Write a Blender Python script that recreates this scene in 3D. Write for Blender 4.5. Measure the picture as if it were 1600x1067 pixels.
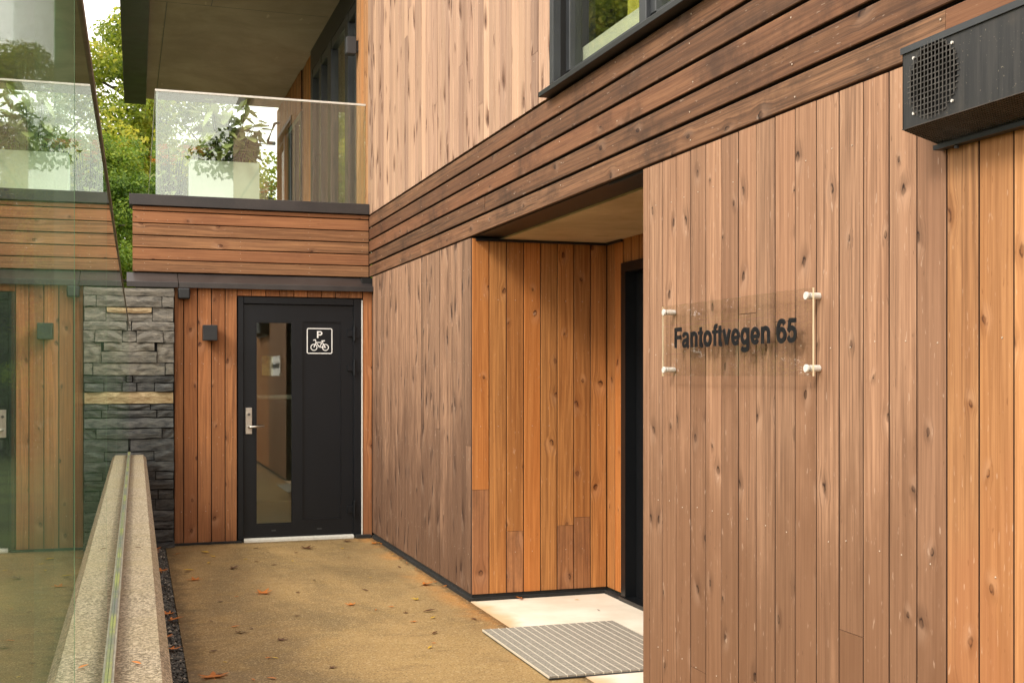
import bpy, math, random
import numpy as np
from mathutils import Matrix, Vector

for _o in list(bpy.data.objects):
    bpy.data.objects.remove(_o)
SC = bpy.context.scene
COL = SC.collection
random.seed(7)

# ------------------------------------------------------------------ camera, sky, sun, exposure
YAW = math.atan(607 / 1844)
cam = bpy.data.cameras.new('camera')
cam.lens = 41.49
cam.sensor_width = 36
cam.shift_y = 0.0334
cam.clip_start = 0.02
cam.clip_end = 1500
cam_o = bpy.data.objects.new('camera', cam)
cam_o.location = (0, 0, 1.42)
cam_o.rotation_euler = (math.radians(90), 0, -YAW)
COL.objects.link(cam_o)
SC.camera = cam_o

SUN_DIR = Vector((-0.80, -0.42, 0.74)).normalized()      # towards the sun
SUN_EL = math.asin(SUN_DIR.z)
SUN_ROT = math.atan2(SUN_DIR.x, SUN_DIR.y)
w = bpy.data.worlds.new('World')
SC.world = w
w.use_nodes = True
wn, wl = w.node_tree.nodes, w.node_tree.links
wn.clear()
w_out = wn.new('ShaderNodeOutputWorld')
w_bg = wn.new('ShaderNodeBackground')
w_sky = wn.new('ShaderNodeTexSky')
w_sky.sky_type = 'NISHITA'
w_sky.sun_disc = False
w_sky.sun_elevation = SUN_EL
w_sky.sun_rotation = SUN_ROT
w_sky.dust_density = 3.0
w_mix = wn.new('ShaderNodeMix')                           # thin bright cloud over the clear sky
w_mix.data_type = 'RGBA'
w_mix.inputs[0].default_value = 0.82
w_mix.inputs[7].default_value = (18.8, 17.8, 16.3, 1)
wl.new(w_sky.outputs[0], w_mix.inputs[6])
wl.new(w_mix.outputs[2], w_bg.inputs[0])
w_bg.inputs[1].default_value = 0.1
wl.new(w_bg.outputs[0], w_out.inputs[0])

sun = bpy.data.lights.new('sun', 'SUN')
sun.energy = 1.5
sun.angle = math.radians(14)
sun.color = (1.0, 0.93, 0.82)
sun_o = bpy.data.objects.new('sun', sun)
sun_o.rotation_euler = (-SUN_DIR).to_track_quat('-Z', 'Y').to_euler()
sun_o.location = (-20, -10, 20)
COL.objects.link(sun_o)

SC.view_settings.view_transform = 'Standard'
SC.view_settings.look = 'None'
SC.view_settings.exposure = 0.8
SC.view_settings.gamma = 1.0
SC.cycles.use_denoising = True
SC.cycles.max_bounces = 10
SC.cycles.transparent_max_bounces = 32
SC.cycles.caustics_reflective = False
SC.cycles.caustics_refractive = False


# ------------------------------------------------------------------ helpers: objects
WM = {}


def sl(*c):
    """sRGB 0-255 to linear rgba"""
    r = []
    for v in c:
        v /= 255.0
        r.append(v / 12.92 if v <= 0.04045 else ((v + 0.055) / 1.055) ** 2.4)
    return (*r, 1.0)


def place(o, M, parent=None):
    COL.objects.link(o)
    WM[o.name] = M.copy()
    if parent is not None:
        o.parent = parent
        o.matrix_parent_inverse = WM[parent.name].inverted()
    o.matrix_basis = M
    return o


def tag(o, label=None, cat=None, group=None, kind=None):
    if label: o['label'] = label
    if cat: o['category'] = cat
    if group: o['group'] = group
    if kind: o['kind'] = kind
    return o


def empty(name, loc=(0, 0, 0), rz=0.0, parent=None):
    o = bpy.data.objects.new(name, None)
    o.empty_display_size = 0.2
    return place(o, Matrix.Translation(loc) @ Matrix.Rotation(rz, 4, 'Z'), parent)


class MB:
    """collects geometry for one mesh"""
    def __init__(self):
        self.v = []; self.f = []; self.m = []; self.mi = 0; self.sm = []; self.smooth = False

    def add(self, vs, fs):
        b = len(self.v)
        self.v += [tuple(p) for p in vs]
        for f in fs:
            self.f.append(tuple(i + b for i in f)); self.m.append(self.mi); self.sm.append(self.smooth)
        return self

    def box(self, x0, x1, y0, y1, z0, z1):
        vs = [(x0, y0, z0), (x1, y0, z0), (x1, y1, z0), (x0, y1, z0), (x0, y0, z1), (x1, y0, z1), (x1, y1, z1), (x0, y1, z1)]
        return self.add(vs, [(0, 3, 2, 1), (4, 5, 6, 7), (0, 1, 5, 4), (1, 2, 6, 5), (2, 3, 7, 6), (3, 0, 4, 7)])

    def prism(self, pts, axis, a, b):
        """2-D outline extruded along an axis; pts are the two other coords in xyz order"""
        def mk(p, q):
            return {'x': (q, p[0], p[1]), 'y': (p[0], q, p[1]), 'z': (p[0], p[1], q)}[axis]
        n = len(pts)
        vs = [mk(p, a) for p in pts] + [mk(p, b) for p in pts]
        fs = [tuple(range(n))[::-1], tuple(range(n, 2 * n))]
        fs += [(i, (i + 1) % n, n + (i + 1) % n, n + i) for i in range(n)]
        return self.add(vs, fs)

    def tube(self, pts, rad, n=8, cap=True):
        pts = [Vector(p) for p in pts]
        if not hasattr(rad, '__len__'): rad = [rad] * len(pts)
        vs = []; fs = []
        for i, p in enumerate(pts):
            d = (pts[min(i + 1, len(pts) - 1)] - pts[max(i - 1, 0)]).normalized()
            up = Vector((0, 0, 1)) if abs(d.z) < 0.9 else Vector((1, 0, 0))
            a = d.cross(up).normalized(); b = d.cross(a).normalized()
            for k in range(n):
                t = 2 * math.pi * k / n
                vs.append(p + (a * math.cos(t) + b * math.sin(t)) * rad[i])
        for i in range(len(pts) - 1):
            for k in range(n):
                k2 = (k + 1) % n
                fs.append((i * n + k, i * n + k2, (i + 1) * n + k2, (i + 1) * n + k))
        if cap:
            fs.append(tuple(range(n))); fs.append(tuple((len(pts) - 1) * n + k for k in range(n))[::-1])
        return self.add(vs, fs)

    def mesh(self, name, mats):
        me = bpy.data.meshes.new(name)
        me.from_pydata(self.v, [], self.f)
        mats = mats if isinstance(mats, (list, tuple)) else [mats]
        for mm in mats: me.materials.append(mm)
        me.polygons.foreach_set('material_index', self.m)
        me.polygons.foreach_set('use_smooth', self.sm)
        me.update()
        import bmesh
        bm = bmesh.new(); bm.from_mesh(me)
        bmesh.ops.recalc_face_normals(bm, faces=bm.faces)
        bm.to_mesh(me); bm.free()
        return me

    def build(self, name, mats, parent=None, M=None, bevel=0.0, segs=1):
        o = bpy.data.objects.new(name, self.mesh(name, mats))
        if M is None:
            # put the origin at the middle of the base
            xs = [p[0] for p in self.v]; ys = [p[1] for p in self.v]; zs = [p[2] for p in self.v]
            c = Vector(((min(xs) + max(xs)) / 2, (min(ys) + max(ys)) / 2, min(zs)))
            o.data.transform(Matrix.Translation(-c))
            M = Matrix.Translation(c)
            if parent is not None and LOCAL.get(parent.name):
                M = LOCAL[parent.name] @ M
        place(o, M, parent)
        if bevel:
            md = o.modifiers.new('bevel', 'BEVEL'); md.width = bevel; md.segments = segs; md.limit_method = 'ANGLE'
        return o


LOCAL = {}     # things whose parts are given in the thing's own rotated frame


# ------------------------------------------------------------------ helpers: materials
class NT:
    def __init__(self, name):
        self.mat = bpy.data.materials.new(name)
        self.mat.use_nodes = True
        self.t = self.mat.node_tree
        self.t.nodes.clear()
        self.out = self.n('ShaderNodeOutputMaterial')

    def n(self, t, **kw):
        nd = self.t.nodes.new(t)
        for k, v in kw.items(): setattr(nd, k, v)
        return nd

    def put(self, sock, v):
        if isinstance(v, bpy.types.NodeSocket): self.t.links.new(v, sock)
        elif v is not None: sock.default_value = v

    def m(self, op, a, b=None, c=None, clamp=False):
        nd = self.n('ShaderNodeMath', operation=op, use_clamp=clamp)
        self.put(nd.inputs[0], a); self.put(nd.inputs[1], b); self.put(nd.inputs[2], c)
        return nd.outputs[0]

    def smooth(self, x, a, b, lo=0.0, hi=1.0):
        nd = self.n('ShaderNodeMapRange', interpolation_type='SMOOTHSTEP')
        self.put(nd.inputs[0], x); self.put(nd.inputs[1], a); self.put(nd.inputs[2], b)
        self.put(nd.inputs[3], lo); self.put(nd.inputs[4], hi)
        return nd.outputs[0]

    def lin(self, x, a, b, lo, hi):
        nd = self.n('ShaderNodeMapRange')
        self.put(nd.inputs[0], x); self.put(nd.inputs[1], a); self.put(nd.inputs[2], b)
        self.put(nd.inputs[3], lo); self.put(nd.inputs[4], hi)
        return nd.outputs[0]

    def mix(self, f, a, b, mode='MIX'):
        nd = self.n('ShaderNodeMix', data_type='RGBA', blend_type=mode)
        self.put(nd.inputs[0], f); self.put(nd.inputs[6], a); self.put(nd.inputs[7], b)
        return nd.outputs[2]

    def comb(self, x, y, z):
        nd = self.n('ShaderNodeCombineXYZ')
        self.put(nd.inputs[0], x); self.put(nd.inputs[1], y); self.put(nd.inputs[2], z)
        return nd.outputs[0]

    def sep(self, v):
        nd = self.n('ShaderNodeSeparateXYZ'); self.put(nd.inputs[0], v)
        return nd.outputs

    def noise(self, vec, scale=1.0, detail=3.0, rough=0.55, dist=0.0):
        nd = self.n('ShaderNodeTexNoise')
        self.put(nd.inputs['Vector'], vec); self.put(nd.inputs['Scale'], scale)
        self.put(nd.inputs['Detail'], detail); self.put(nd.inputs['Roughness'], rough); self.put(nd.inputs['Distortion'], dist)
        return nd.outputs['Fac']

    def pos(self):
        return self.n('ShaderNodeNewGeometry').outputs['Position']

    def obj(self):
        return self.n('ShaderNodeTexCoord').outputs['Object']

    def rnd(self):
        return self.n('ShaderNodeObjectInfo').outputs['Random']

    def bump(self, h, strength, dist):
        nd = self.n('ShaderNodeBump')
        self.put(nd.inputs['Height'], h); nd.inputs['Strength'].default_value = strength; nd.inputs['Distance'].default_value = dist
        return nd.outputs[0]

    def done(self, color, rough=0.6, metal=0.0, normal=None, spec=0.5):
        p = self.n('ShaderNodeBsdfPrincipled')
        self.put(p.inputs['Base Color'], color); self.put(p.inputs['Roughness'], rough); self.put(p.inputs['Metallic'], metal)
        self.put(p.inputs['Specular IOR Level'], spec)
        if normal is not None: self.put(p.inputs['Normal'], normal)
        self.t.links.new(p.outputs[0], self.out.inputs[0])
        return self.mat


def wood(name, lo, hi, knot, alt=None, alt_amt=0.3, stain=None, stain_amt=0.0, stain_scale=(6, 0.5), stain_rng=(0.5, 0.72),
         var=0.42, knot_len=0.62, knot_p=0.72, knot_size=1.0, low=None, low_top=1.2, low_amt=0.7, smear=0.35, grain_c=1.0):
    """sawn softwood board; local z runs along the board, x across"""
    t = NT(name)
    x, y, z = t.sep(t.obj())
    r = t.rnd()
    wn_ = t.n('ShaderNodeTexWhiteNoise', noise_dimensions='1D'); t.put(wn_.inputs['W'], r)
    r1, r2, r3 = t.sep(wn_.outputs['Color'])
    z = t.m('ADD', z, t.m('MULTIPLY', r1, 50.0))
    # knots
    kx = t.m('ADD', t.m('MULTIPLY', x, 6.5), t.m('MULTIPLY', r2, 40.0))
    kz = t.m('MULTIPLY', z, 3.0)
    vo = t.n('ShaderNodeTexVoronoi', voronoi_dimensions='2D')
    t.put(vo.inputs['Vector'], t.comb(kx, kz, 0.0)); vo.inputs['Scale'].default_value = 1.0; vo.inputs['Randomness'].default_value = 0.95
    px, py, _ = t.sep(vo.outputs['Position'])
    cr, cg, cb = t.sep(vo.outputs['Color'])
    dx = t.m('DIVIDE', t.m('SUBTRACT', kx, px), 6.5)
    dz = t.m('DIVIDE', t.m('SUBTRACT', kz, py), 3.0 / knot_len)
    wob = t.m('MULTIPLY', t.m('SUBTRACT', t.noise(t.comb(kx, kz, 0.0), 12.0, 3.0), 0.5), 0.017)
    d = t.m('ADD', t.m('SQRT', t.m('ADD', t.m('MULTIPLY', dx, dx), t.m('MULTIPLY', dz, dz))), wob)
    pres = t.m('GREATER_THAN', cr, 1.0 - knot_p)
    rad = t.m('MULTIPLY', t.m('ADD', 0.0042, t.m('MULTIPLY', cg, 0.0075)), knot_size)
    kn = t.m('MULTIPLY', t.smooth(d, t.m('MULTIPLY', rad, 1.3), t.m('MULTIPLY', rad, 0.6)), pres)
    ring = t.m('MULTIPLY', t.m('SUBTRACT', t.smooth(d, t.m('MULTIPLY', rad, 1.7), t.m('MULTIPLY', rad, 1.1)),
                               t.smooth(d, t.m('MULTIPLY', rad, 0.95), t.m('MULTIPLY', rad, 0.6))), pres)
    halo = t.m('MULTIPLY', t.smooth(d, t.m('MULTIPLY', rad, 6.0), rad), pres)
    cres = t.m('ADD', 0.55, t.m('DIVIDE', t.m('ADD', t.m('MULTIPLY', dx, t.m('MULTIPLY_ADD', cb, 1.6, -0.8)), t.m('MULTIPLY', dz, t.m('MULTIPLY_ADD', cg, 1.6, -0.8))), rad), None, True)
    # grain, pushed round the knots
    xg = t.m('SUBTRACT', x, t.m('MULTIPLY', t.m('MULTIPLY', dx, halo), 0.85))
    xo = t.m('ADD', xg, t.m('MULTIPLY', r3, 9.0))
    g1 = t.noise(t.comb(t.m('MULTIPLY', xo, 60.0), r1, t.m('MULTIPLY', z, 0.8)), 1.0, 5.0, 0.62, 0.25)
    g2 = t.noise(t.comb(t.m('MULTIPLY', xo, 260.0), r1, t.m('MULTIPLY', z, 6.0)), 1.0, 4.0, 0.7)
    g4 = t.noise(t.comb(t.m('MULTIPLY', xo, 135.0), r2, t.m('MULTIPLY', z, 2.2)), 1.0, 4.0, 0.65, 0.2)
    g3 = t.noise(t.comb(t.m('MULTIPLY', xo, 10.0), r1, t.m('MULTIPLY', z, 0.45)), 1.0, 2.0, 0.5)
    cat = t.m('MULTIPLY_ADD', t.m('SINE', t.m('ADD', t.m('MULTIPLY', xo, 120.0), t.m('MULTIPLY', g3, 42.0))), 0.5, 0.5)
    g = t.m('ADD', t.m('ADD', t.m('MULTIPLY', g1, 0.36), t.m('MULTIPLY', g2, 0.2)), t.m('ADD', t.m('MULTIPLY', cat, 0.06), t.m('MULTIPLY', g4, 0.38)))
    gf = t.smooth(g, 0.5 - 0.16 / grain_c, 0.5 + 0.15 / grain_c)
    col = t.mix(gf, lo, hi)
    if alt is not None:
        col = t.mix(t.m('MULTIPLY', t.smooth(t.m('ADD', t.m('MULTIPLY', g3, 0.6), t.m('MULTIPLY', r2, 0.6)), 0.35, 0.9), alt_amt), col, alt)
    # each board its own tone
    br = t.m('ADD', 1.0 - var * 0.55, t.m('MULTIPLY', r3, var))
    col = t.mix(1.0, col, t.comb(br, br, br), 'MULTIPLY')
    if stain is not None:
        wx, wy, wz = t.sep(t.pos())
        h = t.m('ADD', wx, wy)
        sn = t.noise(t.comb(t.m('MULTIPLY', h, stain_scale[0]), t.m('MULTIPLY', wz, stain_scale[1]), t.m('MULTIPLY', r2, 2.2)), 1.0, 6.0, 0.68)
        sf = t.m('MULTIPLY', t.smooth(t.m('ADD', sn, t.m('MULTIPLY', t.m('SUBTRACT', g1, 0.5), 0.3)), stain_rng[0], stain_rng[1]), stain_amt)
        col = t.mix(sf, col, stain)
    if low is not None:       # uneven grey weathering where rain splashes up
        wx, wy, wz = t.sep(t.pos())
        ln = t.noise(t.comb(t.m('MULTIPLY', t.m('ADD', wx, wy), 2.6), t.m('MULTIPLY', wz, 0.9), t.m('MULTIPLY', r3, 1.4)), 1.0, 5.0, 0.65)
        lf = t.smooth(t.m('ADD', t.m('DIVIDE', wz, low_top), t.m('MULTIPLY', t.m('SUBTRACT', ln, 0.5), 2.6)), 1.1, 0.35)
        lf = t.m('MULTIPLY', lf, t.m('MULTIPLY_ADD', g1, 0.7, 0.6))
        col = t.mix(t.m('MULTIPLY', lf, low_amt, None, True), col, low)
    col = t.mix(t.m('MULTIPLY', t.m('MULTIPLY', halo, t.m('SUBTRACT', 1.0, cres)), 0.16, None, True), col, t.mix(0.25, hi, (0.9, 0.8, 0.68, 1)))
    col = t.mix(t.m('MULTIPLY', t.m('MULTIPLY', t.m('MULTIPLY', halo, cres), t.m('MULTIPLY', g1, 1.6)), smear, None, True), col, knot)
    col = t.mix(t.m('MULTIPLY', kn, t.m('MULTIPLY_ADD', cb, 0.5, 0.2)), col, knot)
    col = t.mix(t.m('MULTIPLY', ring, t.m('MULTIPLY', cres, 1.0), None, True), col, t.mix(0.35, knot, (0.01, 0.006, 0.004, 1)))
    fk = t.noise(t.comb(t.m('MULTIPLY', xo, 110.0), r2, t.m('MULTIPLY', z, 22.0)), 1.0, 2.0, 0.5)
    col = t.mix(t.smooth(fk, 0.68, 0.76, 0.0, 0.4), col, t.mix(0.35, hi, (0.9, 0.8, 0.68, 1)))
    col = t.mix(t.smooth(fk, 0.30, 0.22, 0.0, 0.45), col, knot)
    hgt = t.m('ADD', t.m('MULTIPLY', g2, 0.6), t.m('ADD', t.m('MULTIPLY', g1, 0.5), t.m('MULTIPLY', kn, -0.25)))
    return t.done(col, t.lin(g1, 0.3, 0.7, 0.62, 0.8), normal=t.bump(hgt, 0.35, 0.002), spec=0.35)


# wood of the various faces (real differences in weathering)
W_FRONT = wood('weathered_cedar_front', sl(102,72,53), sl(188,146,115), sl(58, 34, 20), alt=sl(150, 108, 80), alt_amt=0.5,
               stain=sl(120, 82, 60), stain_amt=0.45, stain_scale=(3.2, 0.55), stain_rng=(0.5, 0.75), low=sl(112, 78, 54), low_top=1.5, low_amt=0.65, knot_size=0.8, knot_p=0.8, grain_c=0.82, smear=0.45, var=0.3)
W_SHELTER = wood('sheltered_cedar', sl(126,86,56), sl(196,146,100), sl(104, 58, 26), alt=sl(196, 128, 70), alt_amt=0.5,
                 stain=sl(140, 92, 60), stain_amt=0.3, stain_scale=(2.5, 0.8), low=sl(170, 112, 74), low_top=1.5, low_amt=0.6)
W_LOWER = wood('weathered_cedar_lower', sl(82,58,43), sl(174,136,108), sl(56, 34, 24), alt=sl(150, 116, 92), alt_amt=0.5,
               stain=sl(96, 70, 54), stain_amt=0.55, stain_scale=(5.0, 0.45), stain_rng=(0.5, 0.78), low=sl(92, 66, 50), low_top=1.45, low_amt=0.8,
               knot_len=0.42, smear=0.8, var=0.6)
W_UPPER = wood('pale_weathered_cedar', sl(126,96,79), sl(188,152,129), sl(92, 58, 38), alt=sl(206, 168, 138), alt_amt=0.6,
               stain=sl(150, 108, 80), stain_amt=0.35, stain_scale=(7, 0.4), knot_len=0.36, smear=1.0, knot_p=0.62, var=0.34)
W_FASCIA = wood('dark_weathered_fascia', sl(62,43,30), sl(138,100,72), sl(46, 26, 16), alt=sl(118, 72, 46), alt_amt=0.5,
                stain=sl(44, 32, 26), stain_amt=0.68, stain_scale=(2.2, 2.6), stain_rng=(0.47, 0.72), knot_p=0.5, knot_size=0.85)
W_BALC = wood('red_brown_cladding', sl(98,66,44), sl(168,122,84), sl(84, 44, 26), alt=sl(160, 100, 64), alt_amt=0.4,
              stain=sl(120, 78, 56), stain_amt=0.4, stain_scale=(2.2, 3.0), knot_p=0.3, var=0.22)
W_RECESS = wood('orange_sheltered_cedar', sl(132,84,44), sl(196,136,78), sl(88, 42, 16), alt=sl(190, 108, 44), alt_amt=0.5,
                var=0.28, knot_p=0.55, smear=0.25)
W_RECESS_LOW = wood('splashed_cedar', sl(124, 78, 48), sl(188, 130, 84), sl(80, 44, 24), alt=sl(140, 96, 68), alt_amt=0.5,
                    stain=sl(96, 66, 48), stain_amt=0.5, stain_scale=(5, 2.0), var=0.3)
W_BACK = wood('brown_sheltered_cedar', sl(110,72,46), sl(184,126,80), sl(82, 42, 20), alt=sl(166, 98, 54), alt_amt=0.4,
              stain=sl(120, 76, 50), stain_amt=0.35, stain_scale=(6, 0.6), low=sl(124, 82, 56), low_top=0.9, low_amt=0.5, knot_p=0.5)


def plain(name, col, rough=0.6, metal=0.0, nscale=0.0, namt=0.12, bump=0.0, bscale=200.0, spec=0.5):
    t = NT(name)
    c = col
    nrm = None
    if nscale:
        f = t.noise(t.pos(), nscale, 5.0, 0.6)
        c = t.mix(t.smooth(f, 0.3, 0.7), tuple(v * (1 - namt) for v in col[:3]) + (1,), tuple(min(1, v * (1 + namt)) for v in col[:3]) + (1,))
    if bump: nrm = t.bump(t.noise(t.pos(), bscale, 3.0), bump, 0.002)
    return t.done(c, rough, metal, nrm, spec)


M_GROOVE_SHADE = plain('groove_shade_brown', sl(58, 36, 24), 0.9)
M_BACKING = plain('dark_membrane', sl(20, 18, 17), 0.9)
M_BLACK = plain('black_coated_metal', sl(30, 31, 33), 0.42, 0.0, 9.0, 0.25)
M_DOOR = plain('anthracite_door_paint', sl(12, 15, 20), 0.42, 0.0, 3.0, 0.12, spec=0.35)
M_FRAME = plain('grey_window_frame', sl(52, 54, 57), 0.4, 0.0, 6.0, 0.15)
M_INNER_DOOR = plain('black_entrance_door', sl(17, 19, 22), 0.35)
M_STEEL = plain('brushed_steel', sl(196, 190, 180), 0.3, 0.9, 60.0, 0.1)
M_STEEL_MATT = plain('pale_steel', sl(214, 210, 202), 0.5, 0.0, 40.0, 0.08)
M_ALU = plain('weathered_aluminium', sl(196, 192, 178), 0.38, 0.55, 20.0, 0.2)
M_WHITE = plain('white_paint', sl(232, 228, 220), 0.5)
M_DECAL = plain('white_vinyl', sl(238, 238, 236), 0.5)
M_LETTER = plain('black_acrylic_letter', sl(24, 24, 28), 0.35)
M_SKIRT = plain('black_bitumen_strip', sl(34, 33, 32), 0.8, 0.0, 15.0, 0.4)
M_INTERIOR = plain('interior_plaster', sl(170, 160, 138), 0.8)
M_INTERIOR_DARK = plain('bike_room_plaster', sl(196, 188, 170), 0.85)
M_NAIL = plain('pale_nail_head', sl(196, 178, 158), 0.4)
M_MESH = plain('grey_wire', sl(88, 84, 80), 0.5, 0.3, 30.0, 0.3)
M_MESH_DARK = plain('dark_perforated_steel', sl(60, 55, 50), 0.6, 0.0, 30.0, 0.3)
M_VOID = plain('dark_cavity', sl(8, 8, 8), 0.9)


def mat_flashing():
    t = NT('dark_brown_flashing')
    p = t.pos()
    f = t.noise(p, 3.0, 5.0, 0.6)
    s = t.noise(p, 220.0, 2.0, 0.5)
    c = t.mix(t.smooth(f, 0.3, 0.75), sl(44, 40, 40), sl(62, 56, 54))
    c = t.mix(t.m('MULTIPLY', t.smooth(s, 0.66, 0.74), 0.5), c, sl(140, 128, 112))
    return t.done(c, t.lin(f, 0.3, 0.7, 0.38, 0.55))


M_FLASH = mat_flashing()


def mat_vent():
    t = NT('streaked_black_steel')
    x, y, z = t.sep(t.pos())
    st = t.noise(t.comb(t.m('MULTIPLY', y, 70.0), 0.0, t.m('MULTIPLY', z, 3.0)), 1.0, 5.0, 0.65)
    big = t.noise(t.pos(), 7.0, 4.0, 0.6)
    c = t.mix(t.smooth(st, 0.35, 0.72), sl(28, 28, 30), sl(56, 54, 52))
    c = t.mix(t.m('MULTIPLY', t.smooth(big, 0.55, 0.75), 0.5), c, sl(72, 65, 56))
    sp = t.noise(t.pos(), 160.0, 2.0)
    c = t.mix(t.m('MULTIPLY', t.smooth(sp, 0.68, 0.75), 0.7), c, sl(130, 120, 100))
    return t.done(c, t.lin(st, 0.3, 0.7, 0.4, 0.62))


M_VENT = mat_vent()


def mat_concrete_soffit(name, a, b, c_):
    t = NT(name)
    p = t.pos()
    f = t.noise(p, 0.9, 6.0, 0.65, 0.4)
    g = t.noise(p, 6.0, 5.0, 0.6)
    s = t.noise(t.comb(t.m('MULTIPLY', t.sep(p)[0], 14.0), t.m('MULTIPLY', t.sep(p)[1], 3.0), 0.0), 1.0, 3.0, 0.5)
    c = t.mix(t.smooth(f, 0.3, 0.7), a, b)
    c = t.mix(t.m('MULTIPLY', t.smooth(g, 0.5, 0.75), 0.5), c, c_)
    c = t.mix(t.m('MULTIPLY', t.smooth(s, 0.68, 0.76), 0.35), c, sl(206, 190, 160))
    return t.done(c, 0.8, normal=t.bump(t.noise(p, 60.0, 4.0), 0.2, 0.003))


M_DECK = mat_concrete_soffit('pale_balcony_deck', sl(186, 176, 158), sl(206, 196, 178), sl(170, 158, 138))
M_SOFFIT = mat_concrete_soffit('fair_faced_concrete_soffit', sl(130, 116, 98), sl(158, 144, 124), sl(140, 124, 102))
M_CEIL = mat_concrete_soffit('recess_concrete_ceiling', sl(176, 152, 116), sl(214, 192, 154), sl(160, 134, 98))


def mat_path():
    t = NT('damp_tan_concrete')
    p = t.pos()
    x, y, z = t.sep(p)
    big = t.noise(t.comb(t.m('MULTIPLY', x, 0.9), t.m('MULTIPLY', y, 0.55), 0.0), 1.0, 6.0, 0.62, 0.6)
    mid = t.noise(p, 4.5, 6.0, 0.65, 0.3)
    fine = t.noise(p, 130.0, 4.0, 0.7)
    c = t.mix(t.smooth(big, 0.32, 0.66), sl(90, 69, 37), sl(154, 122, 75))
    c = t.mix(t.m('MULTIPLY', t.smooth(mid, 0.48, 0.72), 0.55), c, sl(140, 110, 58))
    damp = t.noise(t.comb(t.m('MULTIPLY', x, 0.8), t.m('MULTIPLY', y, 0.5), 7.0), 1.0, 5.0, 0.6, 0.8)
    dm = t.smooth(damp, 0.52, 0.64)
    c = t.mix(t.m('MULTIPLY', dm, 0.62), c, sl(96, 76, 46))
    st = t.noise(t.comb(t.m('MULTIPLY', x, 3.0), t.m('MULTIPLY', y, 9.0), 2.0), 1.0, 7.0, 0.72, 0.5)
    c = t.mix(t.smooth(st, 0.52, 0.72, 0.0, 0.6), c, sl(98, 72, 40))
    c = t.mix(t.smooth(st, 0.46, 0.3, 0.0, 0.35), c, sl(190, 160, 104))
    c = t.mix(t.smooth(fine, 0.35, 0.72, 0.0, 0.55), c, sl(200, 172, 126))
    c = t.mix(t.smooth(t.noise(p, 48.0, 3.0, 0.6), 0.6, 0.72, 0.0, 0.35), c, sl(86, 64, 38))
    c = t.mix(t.smooth(t.noise(p, 85.0, 2.0), 0.56, 0.68, 0.0, 0.6), c, sl(80, 60, 36))
    # rust-coloured runoff along the pale entrance slab
    rust = t.m('MULTIPLY', t.smooth(t.m('ADD', x, t.m('MULTIPLY', t.noise(p, 5.0, 3.0), 0.2)), 1.92, 2.16), t.smooth(t.noise(p, 2.2, 3.0), 0.42, 0.6))
    c = t.mix(t.m('MULTIPLY', rust, 0.6), c, sl(196, 132, 62))
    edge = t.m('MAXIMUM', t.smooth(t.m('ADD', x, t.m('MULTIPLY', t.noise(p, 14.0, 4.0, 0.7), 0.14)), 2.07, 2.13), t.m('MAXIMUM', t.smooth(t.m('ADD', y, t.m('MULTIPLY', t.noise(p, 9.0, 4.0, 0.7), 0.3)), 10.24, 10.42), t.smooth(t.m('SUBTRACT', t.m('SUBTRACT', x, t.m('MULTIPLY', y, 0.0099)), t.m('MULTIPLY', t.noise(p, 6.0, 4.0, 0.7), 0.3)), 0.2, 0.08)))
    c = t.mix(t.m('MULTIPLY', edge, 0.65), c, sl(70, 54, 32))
    grit = t.n('ShaderNodeTexVoronoi'); t.put(grit.inputs['Vector'], p); grit.inputs['Scale'].default_value = 110.0
    gr_, gg_, gb_ = t.sep(grit.outputs['Color'])
    c = t.mix(t.m('MULTIPLY', t.m('GREATER_THAN', gr_, 0.88), 0.26), c, sl(66, 48, 28))
    c = t.mix(t.m('MULTIPLY', t.m('GREATER_THAN', gg_, 0.9), 0.28), c, sl(214, 190, 146))
    rough = t.m('SUBTRACT', t.lin(mid, 0.3, 0.7, 0.7, 0.85), t.m('MULTIPLY', dm, 0.3))
    return t.done(c, rough, normal=t.bump(t.m('ADD', fine, t.m('MULTIPLY', mid, 0.4)), 0.35, 0.003), spec=0.4)


M_PATH = mat_path()


def mat_slab():
    t = NT('pale_entrance_concrete')
    p = t.pos()
    f = t.noise(p, 2.4, 6.0, 0.6)
    c = t.mix(t.smooth(f, 0.3, 0.7), sl(226, 212, 192), sl(244, 234, 218))
    x, y, z = t.sep(p)
    e = t.m('ADD', x, t.m('MULTIPLY', t.noise(p, 3.0, 4.0), 0.3))
    c = t.mix(t.m('MULTIPLY', t.smooth(e, 2.36, 2.2), 0.75), c, sl(206, 160, 104))
    return t.done(c, 0.75, normal=t.bump(t.noise(p, 150.0, 3.0), 0.15, 0.002))


M_SLAB = mat_slab()


def mat_parapet():
    t = NT('exposed_sand_concrete')
    p = t.pos()
    vo = t.n('ShaderNodeTexVoronoi'); t.put(vo.inputs['Vector'], p); vo.inputs['Scale'].default_value = 210.0
    r, g, b = t.sep(vo.outputs['Color'])
    f = t.noise(p, 3.0, 5.0, 0.6)
    c = t.mix(t.smooth(r, 0.1, 0.95), sl(108, 94, 76), sl(190, 172, 150))
    c = t.mix(t.m('MULTIPLY', t.smooth(g, 0.8, 0.9), 0.6), c, sl(96, 80, 56))
    c = t.mix(t.smooth(f, 0.4, 0.7, 0.0, 0.45), c, sl(150, 132, 98))
    c = t.mix(t.m('MULTIPLY', t.smooth(t.noise(p, 9.0, 4.0), 0.58, 0.72), 0.3), c, sl(104, 92, 66))
    return t.done(c, 0.85, normal=t.bump(vo.outputs['Distance'], 0.4, 0.002))


M_PARAPET = mat_parapet()


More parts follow.
